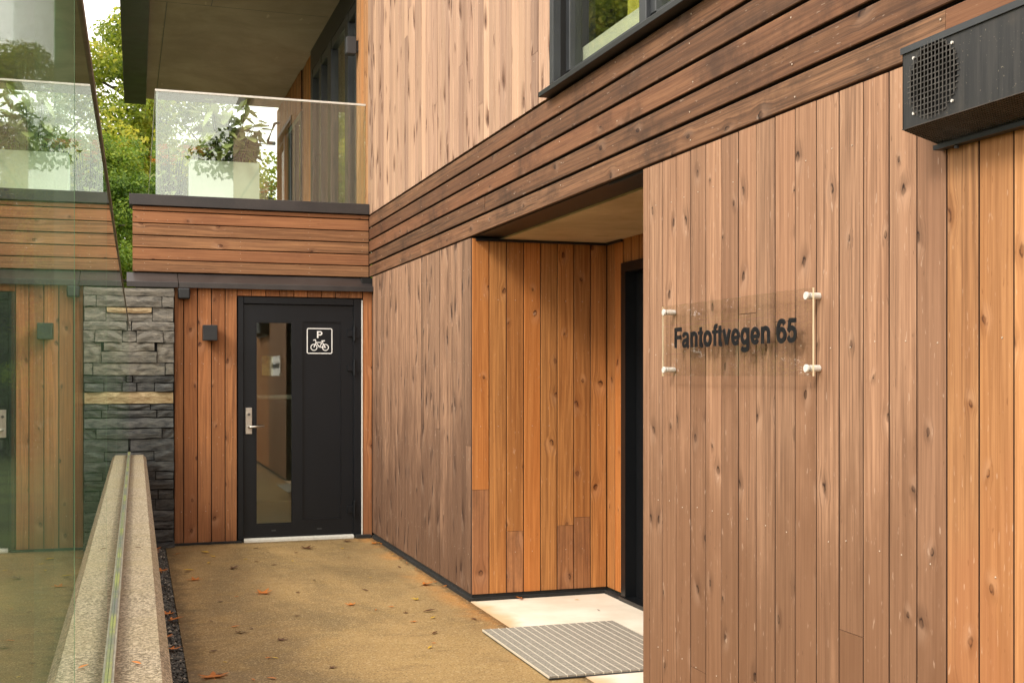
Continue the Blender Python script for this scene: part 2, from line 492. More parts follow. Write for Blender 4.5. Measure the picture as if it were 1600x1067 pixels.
def mat_stone(name, a, b, c_):
    t = NT(name)
    p = t.obj(); r = t.rnd()
    q = t.n('ShaderNodeVectorMath', operation='ADD'); t.put(q.inputs[0], p); t.put(q.inputs[1], t.comb(t.m('MULTIPLY', r, 31.0), r, r))
    x, y, z = t.sep(q.outputs[0])
    st = t.comb(t.m('MULTIPLY', x, 9.0), t.m('MULTIPLY', y, 9.0), t.m('MULTIPLY', z, 34.0))
    f = t.noise(st, 1.0, 6.0, 0.7, 0.5)
    g = t.noise(q.outputs[0], 95.0, 6.0, 0.75)
    c = t.mix(t.smooth(f, 0.3, 0.7), a, b)
    c = t.mix(t.smooth(g, 0.5, 0.75, 0.0, 0.6), c, c_)
    br = t.lin(r, 0.0, 1.0, 0.75, 1.2)
    c = t.mix(1.0, c, t.comb(br, br, br), 'MULTIPLY')
    h = t.m('ADD', t.m('MULTIPLY', f, 0.6), t.m('MULTIPLY', g, 0.55))
    return t.done(c, 0.75, normal=t.bump(h, 1.0, 0.016))


M_STONE_LIGHT = mat_stone('grey_tan_slate', sl(76, 74, 70), sl(142, 136, 124), sl(104, 96, 80))
M_STONE_DARK = mat_stone('dark_slate', sl(42, 44, 48), sl(98, 97, 95), sl(66, 63, 59))
M_STONE_PALE = mat_stone('pale_sandstone', sl(150, 122, 84), sl(214, 192, 152), sl(130, 98, 64))


def mat_glass(name, tint=(0.93, 0.97, 0.94, 1), refl=(0.96, 1.0, 0.97, 1), ior=1.5):
    """clear sheet glass as a closed slab: straight-through plus Fresnel mirror on both faces"""
    t = NT(name)
    bf = t.n('ShaderNodeNewGeometry').outputs['Backfacing']
    io = t.lin(bf, 0.0, 1.0, ior, 1.0 / ior)
    fr = t.n('ShaderNodeFresnel'); t.put(fr.inputs['IOR'], io)
    tr = t.n('ShaderNodeBsdfTransparent'); tr.inputs[0].default_value = tint
    gl = t.n('ShaderNodeBsdfGlossy'); gl.inputs['Color'].default_value = refl; gl.inputs['Roughness'].default_value = 0.0
    ms = t.n('ShaderNodeMixShader')
    t.put(ms.inputs[0], fr.outputs[0]); t.put(ms.inputs[1], tr.outputs[0]); t.put(ms.inputs[2], gl.outputs[0])
    t.t.links.new(ms.outputs[0], t.out.inputs[0])
    return t.mat


M_GLASS = mat_glass('balustrade_glass', (0.95, 0.98, 0.95, 1))
M_BGLASS = mat_glass('coated_balcony_glass', (0.9, 0.955, 0.9, 1), (1, 1, 0.98, 1), 1.95)
M_PANE = mat_glass('window_glass', (0.92, 0.95, 0.88, 1), (1, 1, 0.97, 1), 1.85)
M_ACRYL = mat_glass('clear_acrylic', (1.0, 1.0, 0.995, 1), (1, 0.99, 0.96, 1), 1.49)


def mat_edge(name, c, tr_amt):
    t = NT(name)
    d = t.n('ShaderNodeBsdfPrincipled'); d.inputs['Base Color'].default_value = c; d.inputs['Roughness'].default_value = 0.2
    tr = t.n('ShaderNodeBsdfTransparent'); tr.inputs[0].default_value = c
    ms = t.n('ShaderNodeMixShader'); ms.inputs[0].default_value = tr_amt
    t.t.links.new(d.outputs[0], ms.inputs[1]); t.t.links.new(tr.outputs[0], ms.inputs[2])
    t.t.links.new(ms.outputs[0], t.out.inputs[0])
    return t.mat


M_GEDGE = mat_edge('green_glass_edge', sl(150, 184, 150), 0.55)
M_AEDGE = mat_edge('cream_acrylic_edge', sl(250, 236, 200), 0.15)


def mat_leaf(name, cols, trans=0.35, rough=0.55):
    t = NT(name)
    ri = t.n('ShaderNodeNewGeometry').outputs['Random Per Island']
    o = t.obj()
    cl = t.noise(o, 0.55, 3.0, 0.6)
    fac = t.m('ADD', t.m('MULTIPLY', ri, 0.5), t.m('MULTIPLY', t.smooth(cl, 0.3, 0.7), 0.5))
    rp = t.n('ShaderNodeValToRGB')
    el = rp.color_ramp.elements
    el[0].color = cols[0]; el[0].position = 0.1
    el[1].color = cols[-1]; el[1].position = 0.92
    for i, c in enumerate(cols[1:-1]):
        e = el.new(0.1 + 0.82 * (i + 1) / (len(cols) - 1)); e.color = c
    t.put(rp.inputs[0], fac)
    p = t.n('ShaderNodeBsdfPrincipled'); t.put(p.inputs['Base Color'], rp.outputs[0]); p.inputs['Roughness'].default_value = rough
    tl = t.n('ShaderNodeBsdfTranslucent'); t.put(tl.inputs[0], rp.outputs[0])
    ms = t.n('ShaderNodeMixShader'); ms.inputs[0].default_value = trans
    t.t.links.new(p.outputs[0], ms.inputs[1]); t.t.links.new(tl.outputs[0], ms.inputs[2])
    t.t.links.new(ms.outputs[0], t.out.inputs[0])
    return t.mat


M_POSTER = plain('yellowed_paper', sl(206, 190, 130), 0.8, 0.0, 14.0, 0.4)
M_RAIL = plain('dull_aluminium_rail', sl(216, 206, 188), 0.6)
M_CURTAIN = plain('yellow_green_cloth', sl(206, 196, 96), 0.9, 0.0, 5.0, 0.15)  # cloth colour carries the yellow-green of trees mirrored in the window


def mat_gasket():
    t = NT('green_patched_gasket')
    x, y, z = t.sep(t.pos())
    f = t.noise(t.comb(0.0, t.m('MULTIPLY', y, 2.5), 0.0), 1.0, 6.0, 0.7)
    return t.done(t.mix(t.smooth(f, 0.42, 0.6), sl(104, 104, 100), sl(140, 142, 82)), 0.6)  # noise along the strip mixes grey with yellow-green patches


M_GASKET = mat_gasket()
M_LEAF_GREEN = mat_leaf('green_foliage', [(0.04, 0.10, 0.008, 1), (0.14, 0.24, 0.02, 1), (0.32, 0.38, 0.035, 1)], 0.5)
M_LEAF_YELL = mat_leaf('yellow_green_foliage', [(0.11, 0.18, 0.012, 1), (0.30, 0.36, 0.03, 1), (0.56, 0.50, 0.06, 1)], 0.55)
M_LEAF_DARK = mat_leaf('dark_foliage', [(0.012, 0.03, 0.005, 1), (0.03, 0.06, 0.01, 1), (0.06, 0.09, 0.015, 1)], 0.35)
M_BARK = plain('grey_bark', sl(70, 60, 48), 0.9, 0.0, 12.0, 0.3)
M_PLANT = mat_leaf('pot_plant_leaf', [sl(120, 140, 80), sl(176, 184, 120), sl(214, 210, 160)], 0.4)
M_PLANT_D = mat_leaf('pot_plant_dark_leaf', [sl(70, 104, 36), sl(116, 150, 60), sl(150, 176, 84)], 0.3)
M_ORANGE = plain('orange_petal', sl(226, 150, 60), 0.6)
M_PURPLE = plain('purple_petal', sl(168, 110, 150), 0.6)
M_DRY = mat_leaf('dry_orange_leaf', [sl(150, 80, 28), sl(198, 116, 44), sl(222, 146, 70)], 0.15)
M_DRY_Y = mat_leaf('dry_yellow_leaf', [sl(190, 150, 40), sl(206, 168, 60), sl(220, 186, 90)], 0.15)
M_DRY_B = mat_leaf('dry_brown_leaf', [sl(64, 40, 22), sl(92, 58, 32), sl(112, 74, 42)], 0.1)
M_GRASS = plain('lawn', (0.06, 0.075, 0.02, 1), 0.9, 0.0, 0.8, 0.5)
M_SOIL = plain('dark_soil', sl(44, 38, 32), 0.95, 0.0, 20.0, 0.3)
M_MATGREY = plain('grey_mat_insert', sl(146, 139, 128), 0.85, 0.0, 90.0, 0.25, 0.4, 400.0)


def mat_gravel():
    t = NT('dark_gravel')
    ri = t.n('ShaderNodeNewGeometry').outputs['Random Per Island']
    c = t.mix(ri, sl(40, 38, 36), sl(104, 100, 94))
    c = t.mix(t.smooth(ri, 0.9, 0.95), c, sl(160, 150, 136))
    return t.done(c, 0.7)


M_GRAVEL = mat_gravel()

# ------------------------------------------------------------------ the setting: ground, path, entrance slab
SKEW = 0.0099                                   # the parapet runs 0.57 degrees off the facade


def pl(xl, yl):                                 # parapet frame to world
    return (xl * math.cos(SKEW) + yl * math.sin(SKEW), -xl * math.sin(SKEW) + yl * math.cos(SKEW))


g = MB()
g.add([(-300, -300, -0.07), (300, -300, -0.07), (300, 300, -0.07), (-300, 300, -0.07)], [(0, 1, 2, 3)])
tag(g.build('ground', M_GRASS), kind='structure')
g = MB()
a, b = pl(0.232, -9), pl(0.232, 10.36)
g.prism([a, (2.12, -9), (2.12, 10.5), (0.42, 10.5), b], 'z', -0.2, 0.0)
tag(g.build('path', M_PATH), kind='structure')
g = MB()
g.box(2.07, 3.06, 4.45, 7.2, -0.2, 0.004)
tag(g.build('entrance_slab', M_SLAB), kind='structure')

# ------------------------------------------------------------------ house
house = empty('house', (3.4, 5.0, 0.0))
tag(house, 'timber-clad house with overhanging upper floor, balcony and black doors', 'building')
BOARD_CACHE = {}
EX, EY, EZ = Vector((1, 0, 0)), Vector((0, 1, 0)), Vector((0, 0, 1))


def board_mesh(w_, l_, t_, ch, mat):
    key = (round(w_, 4), round(l_, 4), t_, ch, mat.name)
    if key in BOARD_CACHE: return BOARD_CACHE[key]
    h = w_ / 2
    prof = [(-h, 0), (-h, t_ - ch), (-h + ch, t_), (h - ch, t_), (h, t_ - ch), (h, 0)]
    mb = MB(); mb.prism(prof, 'z', 0.0, l_)
    mb.m[2] = mb.m[6] = mb.m[7] = 1          # board sides and back: shade of the gaps painted in dark brown
    me = mb.mesh('board', [mat, M_GROOVE_SHADE])
    BOARD_CACHE[key] = me
    return me


def board(parent, mid, out, ln, w_, l_, mat, t_=0.022, ch=0.0025, jit=0.0006):
    """mid: middle of the lower end of the board's back face"""
    ac = out.cross(ln)
    p = Vector(mid) + out * random.uniform(-jit, jit)
    M = Matrix((ac, out, ln)).transposed().to_4x4()
    M.translation = p
    o = bpy.data.objects.new('board', board_mesh(w_, l_, t_, ch, mat))
    return place(o, M, parent)


def wall_boards(parent, start, end, base, along, out, z0, z1, pitch, mat, gap=0.0065, joints=None, low_mat=None, ch=0.0025):
    """vertical boards from start to end (coordinates along `along`), back faces on `base`"""
    n = max(1, round(abs(end - start) / pitch))
    p = (end - start) / n
    for i in range(n):
        c = start + (i + 0.5) * p
        mid = Vector(base) + along * c
        w_ = abs(p) - gap
        cut = None
        if joints and random.random() < joints[0]: cut = random.uniform(joints[1], joints[2])
        if cut is None:
            mid.z = z0; board(parent, mid, out, EZ, w_, z1 - z0, mat, ch=ch, jit=0.0012)
        else:
            mid.z = z0; board(parent, mid.copy(), out, EZ, w_, cut - z0 - 0.001, low_mat or mat)
            mid.z = cut + 0.001; board(parent, mid, out, EZ, w_, z1 - cut - 0.001, mat)


NX = -EX
NY = -EY


def nails(parent, pts, out, r=0.0027):
    """little round heads, one joined part"""
    mb = MB()
    u = out.cross(EZ)
    for p in pts:
        p = Vector(p)
        vs = [p + (u * math.cos(k * math.pi / 3) + EZ * math.sin(k * math.pi / 3)) * r for k in range(6)]
        vs += [p + out * 0.0016 + (u * math.cos(k * math.pi / 3) + EZ * math.sin(k * math.pi / 3)) * r * 0.7 for k in range(6)]
        mb.add(vs, [(6, 7, 8, 9, 10, 11)] + [(k, (k + 1) % 6, 6 + (k + 1) % 6, 6 + k) for k in range(6)])
    return tag(mb.build('nail_heads', M_NAIL, parent), kind='stuff')


# --- front wall beside the entrance (sign wall)
mb = MB(); mb.box(2.103, 2.4, -3, 4.55, 0.03, 2.294); mb.box(2.4, 3.4, 4.33, 4.55, 0.03, 2.284)
wall_front = mb.build('wall', M_BACKING, house)
fx = 2.102
board(wall_front, (fx, 4.555 - 0.0325, 0.03), NX, EZ, 0.061, 2.258, W_FRONT)
y = 4.490
i = 0
CUTS = {1: None, 3: 0.30, 6: 1.638, 8: 1.60, 9: 0.33, 11: 0.645}
ny = []
while y > -1.2:
    wd = 0.1245
    mid = (fx, y - wd / 2, 0.03)
    sheltered = y - wd / 2 < 2.60
    m_ = W_SHELTER if sheltered else W_FRONT
    cut = CUTS.get(i)
    if cut:
        board(wall_front, mid, NX, EZ, wd - 0.0062, cut - 0.031, m_)
        board(wall_front, (fx, mid[1], cut + 0.001), NX, EZ, wd - 0.0062, 2.288 - cut, m_)
    else:
        board(wall_front, mid, NX, EZ, wd - 0.0062, 2.258, m_)
    for zz in (0.31, 0.912, 1.512, 2.115):
        if random.random() < 0.85:
            ny.append((2.0793, y - wd / 2 + random.uniform(-0.03, 0.03), zz + random.uniform(-0.008, 0.008)))
    y -= wd; i += 1
mb = MB(); mb.box(2.082, 2.102, -3, y, 0.03, 2.288)          # unseen rest of the wall behind the viewer
for k in range(13): mb.box(2.078, 2.082, y - (k + 1) * 0.1245 + 0.004, y - k * 0.1245, 0.03, 2.288)
mb.build('cladding', W_FRONT, wall_front)
nails(wall_front, ny, NX)

# --- wall between entrance recess and bicycle-store wing
mb = MB(); mb.box(2.103, 3.5, 7.153, 10.24, 0.03, 2.284)
wall_left = mb.build('wall', M_BACKING, house)
wall_boards(wall_left, 7.154, 10.246, (fx, 0, 0), EY, NX, 0.045, 2.288, 0.112, W_LOWER, joints=(0.12, 0.3, 1.2), gap=0.010, ch=0.006)
np_ = []
for k in range(28):
    for zz in (0.30, 0.90, 1.50, 2.1):
        if random.random() < 0.8: np_.append((2.0793, 7.2 + k * 0.1104, zz + random.uniform(-0.015, 0.015)))
nails(wall_left, np_, NX)
# recess side face
mb = MB(); mb.box(2.11, 3.02, 7.1525, 7.1527, 0.03, 2.284)
wall_recess = mb.build('wall', M_BACKING, house)
wall_boards(wall_recess, 2.081, 2.999, (0, 7.1522, 0), EX, NY, 0.045, 2.284, 0.1145, W_RECESS, joints=(0.62, 0.42, 0.78), low_mat=W_RECESS_LOW, gap=0.005)
nails(wall_recess, [(2.14 + k * 0.1145, 7.1292, zz) for k in range(8) for zz in (0.3, 1.1, 1.9) if random.random() < 0.7], NY)

# --- recess inner wall with the entrance door
mb = MB(); mb.box(3.023, 3.3, 6.87, 7.1520, 0.03, 2.284); mb.box(3.023, 3.3, 4.551, 5.74, 0.03, 2.284); mb.box(3.023, 3.3, 5.74, 6.87, 2.13, 2.284)
wall_inner = mb.build('wall', M_BACKING, house)
wall_boards(wall_inner, 6.872, 7.128, (3.0225, 0, 0), EY, NX, 0.045, 2.284, 0.128, W_RECESS)
wall_boards(wall_inner, 4.56, 5.735, (3.0225, 0, 0), EY, NX, 0.045, 2.284, 0.12, W_RECESS)
wall_boards(wall_inner, 5.74, 6.868, (3.0225, 0, 0), EY, NX, 2.135, 2.284, 0.125, W_RECESS)
mb = MB()
mb.box(3.06, 3.12, 5.80, 6.80, 0.02, 2.07)
door_in = mb.build('door', M_INNER_DOOR, house, bevel=0.003)
mb = MB(); mb.box(2.985, 3.2, 6.80, 6.868, 0.006, 2.13); mb.box(2.985, 3.2, 5.742, 5.80, 0.006, 2.13); mb.box(2.985, 3.2, 5.80, 6.80, 2.07, 2.13); mb.box(2.97, 3.2, 5.742, 6.868, 0.0045, 0.03)
mb.build('frame', M_INNER_DOOR, door_in)
mb = MB(); mb.tube([(3.045, 5.92, 0.7), (3.02, 5.92, 0.7), (3.02, 5.92, 1.4), (3.045, 5.92, 1.4)], 0.012, 10)
mb.build('handle', M_STEEL, door_in)

mb = MB(); mb.box(2.106, 2.998, 7.116, 7.1285, 2.268, 2.284); mb.box(2.984, 2.9985, 6.87, 7.115, 2.268, 2.284); mb.build('trim', M_BLACK, wall_recess)
# ceiling of the recess and the dark lintel behind the fascia
mb = MB(); mb.box(2.29, 3.4, 4.4, 7.3, 2.285, 2.42)
mb.build('recess_ceiling', M_CEIL, house)
mb = MB(); mb.box(2.106, 2.288, 4.4, 7.3, 2.296, 2.42); mb.box(2.1065, 2.286, 4.4, 4.98, 2.288, 2.2955)
mb.build('lintel', M_BLACK, house)

# skirting strips along the wall foot
mb = MB(); mb.box(2.066, 2.102, 7.118, 10.2, 0.0, 0.022); mb.box(2.085, 2.102, 7.14, 10.2, 0.022, 0.044)
mb.build('skirting', M_SKIRT, house)
mb = MB(); mb.box(2.1025, 3.0, 7.112, 7.1515, 0.003, 0.022); mb.box(2.1025, 3.0, 7.138, 7.1515, 0.022, 0.044); mb.box(2.975, 3.02, 6.87, 7.111, 0.003, 0.024)
mb.build('skirting', M_SKIRT, house)
mb = MB(); mb.box(2.085, 2.102, -3, 4.55, 0.0, 0.029)
mb.build('skirting', M_SKIRT, house)

# --- fascia of five horizontal boards
mb = MB(); mb.box(2.103, 2.4, -3, 10.378, 2.297, 2.846)
fascia = mb.build('fascia', M_BACKING, house)
nf = []
for k in range(5):
    z0 = 2.297 + k * 0.11
    yy = 10.378
    cuts = sorted([random.uniform(1.4, 2.0), random.uniform(5.6, 9.0)] if k % 2 else [random.uniform(2.2, 5.2)], reverse=True) + [-3.0]
    for c in cuts:
        # each board leans out a little at its lower edge
        L = yy - c - 0.002
        o = board(fascia, (fx - 0.002, c + 0.001, z0 + 0.0505), NX, EY, 0.096, L, W_FASCIA, t_=0.022, ch=0.003, jit=0.002)
        yy = c
    for q in range(14):
        if random.random() < 0.85: nf.append((2.0765, 0.5 + q * 0.72 + random.uniform(-0.02, 0.02), z0 + 0.03 + random.choice((0, 0.045))))
nails(fascia, nf, NX, 0.0034)

# --- upper wall with the window
WY0, WY1, WZ0, WZ1 = 3.2, 5.60, 2.90, 4.75
mb = MB()
mb.box(2.103, 2.4, WY1, 11.0, 2.848, 6.2); mb.box(2.103, 2.4, -3, WY0, 2.848, 6.2)
mb.box(2.103, 2.4, WY0, WY1, WZ1, 6.2); mb.box(2.103, 2.4, WY0, WY1, 2.848, WZ0)
wall_up = mb.build('wall', M_BACKING, house)
wall_boards(wall_up, WY1 + 0.06, 10.45, (fx, 0, 0), EY, NX, 2.853, 6.19, 0.112, W_UPPER, joints=(0.25, 3.0, 4.4), gap=0.008, ch=0.006)
wall_boards(wall_up, 10.45, 10.998, (fx, 0, 0), EY, NX, 2.853, 6.19, 0.11, W_SHELTER)
mb = MB(); mb.box(2.08, 2.102, -3, WY0 - 0.06, 2.853, 6.19); mb.box(2.08, 2.102, WY0 - 0.06, WY1 + 0.06, WZ1 + 0.05, 6.19)
mb.build('cladding', W_UPPER, wall_up)
nails(wall_up, [(2.0793, 5.72 + k * 0.1121, zz + random.uniform(-0.01, 0.01)) for k in range(42) for zz in (3.1, 3.7, 4.3) if random.random() < 0.5], NX, 0.003)

# window: casing, frames, panes, sill
mb = MB()
mb.box(2.062, 2.14, WY1 + 0.002, WY1 + 0.056, WZ0 + 0.002, WZ1 + 0.05); mb.box(2.062, 2.14, WY0 - 0.056, WY0 - 0.002, WZ0, WZ1 + 0.05)
mb.box(2.062, 2.14, WY0, WY1, WZ1, WZ1 + 0.05)
window = mb.build('window', M_FRAME, house, bevel=0.002)
MUL = 4.62
mb = MB()
for (a_, b_) in ((MUL + 0.03, WY1), (WY0, MUL - 0.03)):
    mb.box(2.13, 2.2, a_, a_ + 0.055, WZ0 + 0.055, WZ1); mb.box(2.13, 2.2, b_ - 0.055, b_, WZ0 + 0.055, WZ1)
    mb.box(2.132, 2.2, a_ + 0.055, b_ - 0.055, WZ0, WZ0 + 0.06); mb.box(2.132, 2.2, a_ + 0.055, b_ - 0.055, WZ1 - 0.06, WZ1)
mb.box(2.11, 2.2, MUL - 0.0295, MUL + 0.0295, WZ0, WZ1)
mb.build('frame', M_FRAME, window, bevel=0.003)
for (a_, b_) in ((MUL + 0.085, WY1 - 0.055), (WY0 + 0.055, MUL - 0.085)):
    mb = MB(); mb.box(2.16, 2.178, a_, b_, WZ0 + 0.06, WZ1 - 0.06); mb.build('pane', M_PANE, window)
mb = MB(); mb.prism([(2.022, 2.846), (2.022, 2.872), (2.13, 2.898), (2.13, 2.846)], 'y', WY0 - 0.12, WY1 + 0.11)
mb.build('sill', M_BLACK, window, bevel=0.002)
# room behind the window
mb = MB()
mb.box(4.6, 4.7, 2.6, 6.3, 2.6, 5.0); mb.box(2.401, 4.6, 2.5, 2.6, 2.6, 5.0); mb.box(2.401, 4.6, 6.3, 6.4, 2.6, 5.0)
mb.box(2.401, 4.7, 2.5, 6.4, 5.0, 5.1); mb.box(2.401, 4.7, 2.5, 6.4, 2.5, 2.6)
mb.build('room', M_INTERIOR, house)
mb = MB(); mb.box(2.205, 2.42, WY0 + 0.01, WY1 - 0.01, WZ0 + 0.001, WZ0 + 0.18)
mb.build('inner_sill', M_WHITE, window, bevel=0.004)

ls = empty('lamp_shade', (2.75, 4.75, WZ0 + 0.18)); tag(ls, 'pale round lamp shade standing behind the upper window', 'lamp')
mb = MB(); mb.smooth = True
mb.tube([(2.75, 4.75, 3.25 + 0.2 * math.sin(a_)) for a_ in [x * 0.2 - 1.4 for x in range(15)]], [0.2 * math.cos(x * 0.2 - 1.4) for x in range(15)], 20); mb.build('globe', M_WHITE, ls)
mb = MB(); mb.box(2.5, 3.0, 4.4, 5.1, 2.601, 3.03); mb.tube([(2.75, 4.75, 3.03), (2.75, 4.75, 3.06)], 0.06, 12); mb.build('stand', M_WHITE, ls)

cu = empty('curtain', (2.48, 5.2, WZ0 + 0.19)); tag(cu, 'pleated curtain added behind the left upper pane, its yellow-green imitating reflected trees', 'curtain')
mb = MB(); cv = []
for k in range(61): cv.append((2.47 + 0.025 * math.sin(k * 0.9) + 0.008 * math.sin(k * 2.3), 4.93 + k * 0.0105))
nv = len(cv)
mb.add([(a_, b_, WZ0 + 0.19) for a_, b_ in cv] + [(a_, b_, WZ1 - 0.02) for a_, b_ in cv], [(k, k + 1, nv + k + 1, nv + k) for k in range(nv - 1)])
mb.build('cloth', M_CURTAIN, cu)

# --- roof over the house and concrete canopy over the balcony
mb = MB(); mb.box(2.0, 7.0, -3.1, 17.6, 6.2, 6.5); mb.box(2.4, 6.9, -3.0, -2.8, 0.0, 6.2)
roof = mb.build('roof', M_BLACK, house)
mb = MB()
cx = lambda xl, yl: pl(xl, yl)
q = [pl(0.13, 10.8), (2.079, 10.8), (2.079, 11.001), (2.6, 11.001), (2.6, 17.1), pl(0.13, 17.1)]
mb.prism(q, 'z', 5.25, 5.55)
canopy = mb.build('canopy', M_SOFFIT, house)
mb = MB()
q = [pl(-0.16, 10.8), pl(0.128, 10.8), pl(0.128, 17.25), pl(-0.16, 17.25)]
mb.prism(q, 'z', 5.2, 5.6)
mb.build('edge_beam', M_FLASH, canopy, bevel=0.006)
# shallow board-mark joints under the canopy
mb = MB()
mb.box(0.42, 0.428, 12.6, 17.0, 5.2485, 5.2505); mb.box(0.86, 0.868, 10.85, 12.6, 5.2485, 5.2505)
mb.box(0.30, 2.08, 12.6, 12.606, 5.249, 5.2504)
mb.build('joint', M_BLACK, canopy)

# --- balcony: floor slab, parapet, glazing wall
mb = MB(); mb.prism([(0.08, 10.423), (2.10, 10.423), (2.10, 17.3), (0.20, 17.3)], 'z', 2.292, 2.86)
parapet_b = mb.build('balcony', M_BACKING, house)
mb = MB(); mb.prism([(0.30, 10.63), (2.098, 10.63), (2.098, 17.28), (0.36, 17.28)], 'z', 2.8605, 2.868); mb.build('deck', M_DECK, parapet_b)
zb = [2.292, 2.395, 2.498, 2.601, 2.704, 2.807, 2.85]
for k in range(6):
    hgt = zb[k + 1] - zb[k]
    board(parapet_b, (0.072, 10.4215, zb[k] + hgt / 2), NY, EX, hgt - 0.008, 2.004, W_BALC, jit=0.0015, ch=0.004)
nails(parapet_b, [(xx + random.uniform(-0.008, 0.008), 10.3985, zb[k] + dz) for k in range(6) for xx in (0.16, 0.36, 0.96, 1.55, 2.02) for dz in ((0.03, 0.075) if k < 5 else (0.02,)) if random.random() < 0.75], NY)
mb = MB(); mb.box(0.045, 2.078, 10.372, 10.62, 2.852, 2.945)
mb.build('cap', M_FLASH, parapet_b, bevel=0.003)
# sloping flashing above the bicycle-store door
for (a_, b_, dy) in ((0.025, 0.432, 0.004), (0.436, 2.0785, 0.0)):
    mb = MB(); mb.prism([(10.42, 2.289), (10.19 - dy, 2.196), (10.19 - dy, 2.152), (10.20, 2.152), (10.21, 2.18), (10.42, 2.22)], 'x', a_, b_)
    mb.build('flashing', M_FLASH, house, bevel=0.002)

# glazing wall beside the balcony
gx = 2.12
mb = MB(); mb.box(2.45, 2.5, 11.0, 17.3, 2.86, 5.3); mb.box(2.13, 2.45, 17.28, 17.3, 2.86, 5.3); mb.box(2.13, 2.45, 11.001, 11.02, 2.86, 5.3)
glaz = mb.build('wall', M_INTERIOR_DARK, house)
mb = MB(); mb.box(2.10, 2.3, 11.001, 14.0, 5.0, 5.25); mb.build('lintel', M_BLACK, glaz)
wall_boards(glaz, 14.0, 14.5, (gx + 0.02, 0, 0), EY, NX, 2.87, 5.24, 0.12, W_RECESS)
wall_boards(glaz, 14.5, 14.85, (gx + 0.03, 0, 0), EY, NX, 2.87, 5.24, 0.12, W_BACK)
wall_boards(glaz, 16.05, 17.28, (gx + 0.01, 0, 0), EY, NX, 2.87, 5.24, 0.12, W_BACK)
wall_boards(glaz, 14.86, 16.04, (gx + 0.01, 0, 0), EY, NX, 4.75, 5.24, 0.12, W_BACK)
mb = MB(); mb.box(2.14, 2.2, 11.05, 17.2, 5.24, 5.25); mb.build('trim', M_BLACK, glaz)
mb = MB()
for a_, b_ in ((11.03, 11.18), (11.55, 11.72), (12.55, 12.78), (13.22, 13.36), (13.86, 14.0)):
    mb.box(2.10, 2.19, a_, b_, 2.87, 5.0)
mb.box(2.105, 2.185, 11.18, 13.86, 4.9, 4.998); mb.box(2.105, 2.185, 11.18, 13.86, 2.872, 2.98)
bdoor = mb.build('balcony_door', M_FRAME, house, bevel=0.004)
for a_, b_ in ((11.18, 11.55), (11.72, 12.55), (12.78, 13.22), (13.36, 13.86)):
    mb = MB(); mb.box(2.14, 2.16, a_, b_, 2.98, 4.9); mb.build('pane', M_PANE, bdoor)
mb = MB(); mb.tube([(2.1, 13.28, 3.9), (2.04, 13.28, 3.9), (2.04, 13.28, 3.62), (2.05, 13.30, 3.6)], 0.011, 8); mb.build('handle', M_BLACK, bdoor)
mb = MB()
for a_, b_ in ((14.86, 14.95), (15.42, 15.5), (15.95, 16.04)): mb.box(2.11, 2.19, a_, b_, 2.9, 4.74)
mb.box(2.112, 2.19, 14.95, 15.95, 4.66, 4.738); mb.box(2.112, 2.19, 14.95, 15.95, 2.902, 2.98)
bwin = mb.build('window', M_FRAME, house, bevel=0.004)
for a_, b_ in ((14.95, 15.42), (15.5, 15.95)):
    mb = MB(); mb.box(2.14, 2.16, a_, b_, 2.98, 4.66); mb.build('pane', M_PANE, bwin)

# --- bicycle-store wall and door
by = 10.2725
mb = MB()
mb.box(0.40, 0.915, 10.273, 10.5, 0.02, 2.18); mb.box(1.995, 2.4, 10.273, 10.5, 0.02, 2.28); mb.box(0.915, 1.995, 10.273, 10.5, 2.098, 2.18)
wall_bike = mb.build('wall', M_BACKING, house)
xs = [0.402, 0.478, 0.592, 0.705, 0.818, 0.917]
for k in range(5):
    board(wall_bike, ((xs[k] + xs[k + 1]) / 2, by, 0.02), NY, EZ, xs[k + 1] - xs[k] - 0.007, 2.15, W_BACK)
board(wall_bike, (2.0375, by, 0.02), NY, EZ, 0.078, 2.15, W_BACK)
for k in range(9):
    board(wall_bike, (0.917 + (k + 0.5) * 0.1196, by, 2.1), NY, EZ, 0.115, 0.07, W_BACK)
nails(wall_bike, [((xs[k] + xs[k + 1]) / 2 + random.uniform(-0.03, 0.03), 10.2493, zz) for k in range(5) for zz in (0.28, 0.9, 1.52, 2.1)] +
      [(0.95 + k * 0.1196, 10.2493, 2.128) for k in range(9)], NY)
mb = MB(); mb.box(0.40, 0.96, 10.235, 10.272, 0.001, 0.019); mb.box(1.93, 2.06, 10.2, 10.272, 0.001, 0.03)
mb.build('skirting', M_SKIRT, house)
# door leaf with pane opening and sunk panel
mb = MB()
y0, y1 = 10.285, 10.335
mb.box(0.975, 1.072, y0, y1, 0.035, 2.03); mb.box(1.392, 1.469, y0, y1, 0.035, 2.03); mb.box(1.809, 1.915, y0, y1, 0.035, 2.03)
mb.box(1.072, 1.392, y0, y1, 0.035, 0.142); mb.box(1.072, 1.392, y0, y1, 1.886, 2.03)
mb.box(1.469, 1.809, y0, y1, 0.035, 0.171); mb.box(1.469, 1.809, y0, y1, 1.888, 2.03)
mb.box(1.469, 1.809, y0 + 0.012, y1, 0.171, 1.888)
bike_door = mb.build('door', M_DOOR, house)
mb = MB(); mb.box(0.921, 0.973, 10.262, 10.4, 0.022, 2.095); mb.box(1.917, 1.984, 10.262, 10.4, 0.022, 2.095); mb.box(0.973, 1.917, 10.262, 10.4, 2.034, 2.095)
mb.build('frame', M_DOOR, bike_door, bevel=0.004)
mb = MB(); mb.box(1.985, 1.993, 10.246, 10.3, 0.03, 2.08); mb.build('trim', M_WHITE, bike_door)
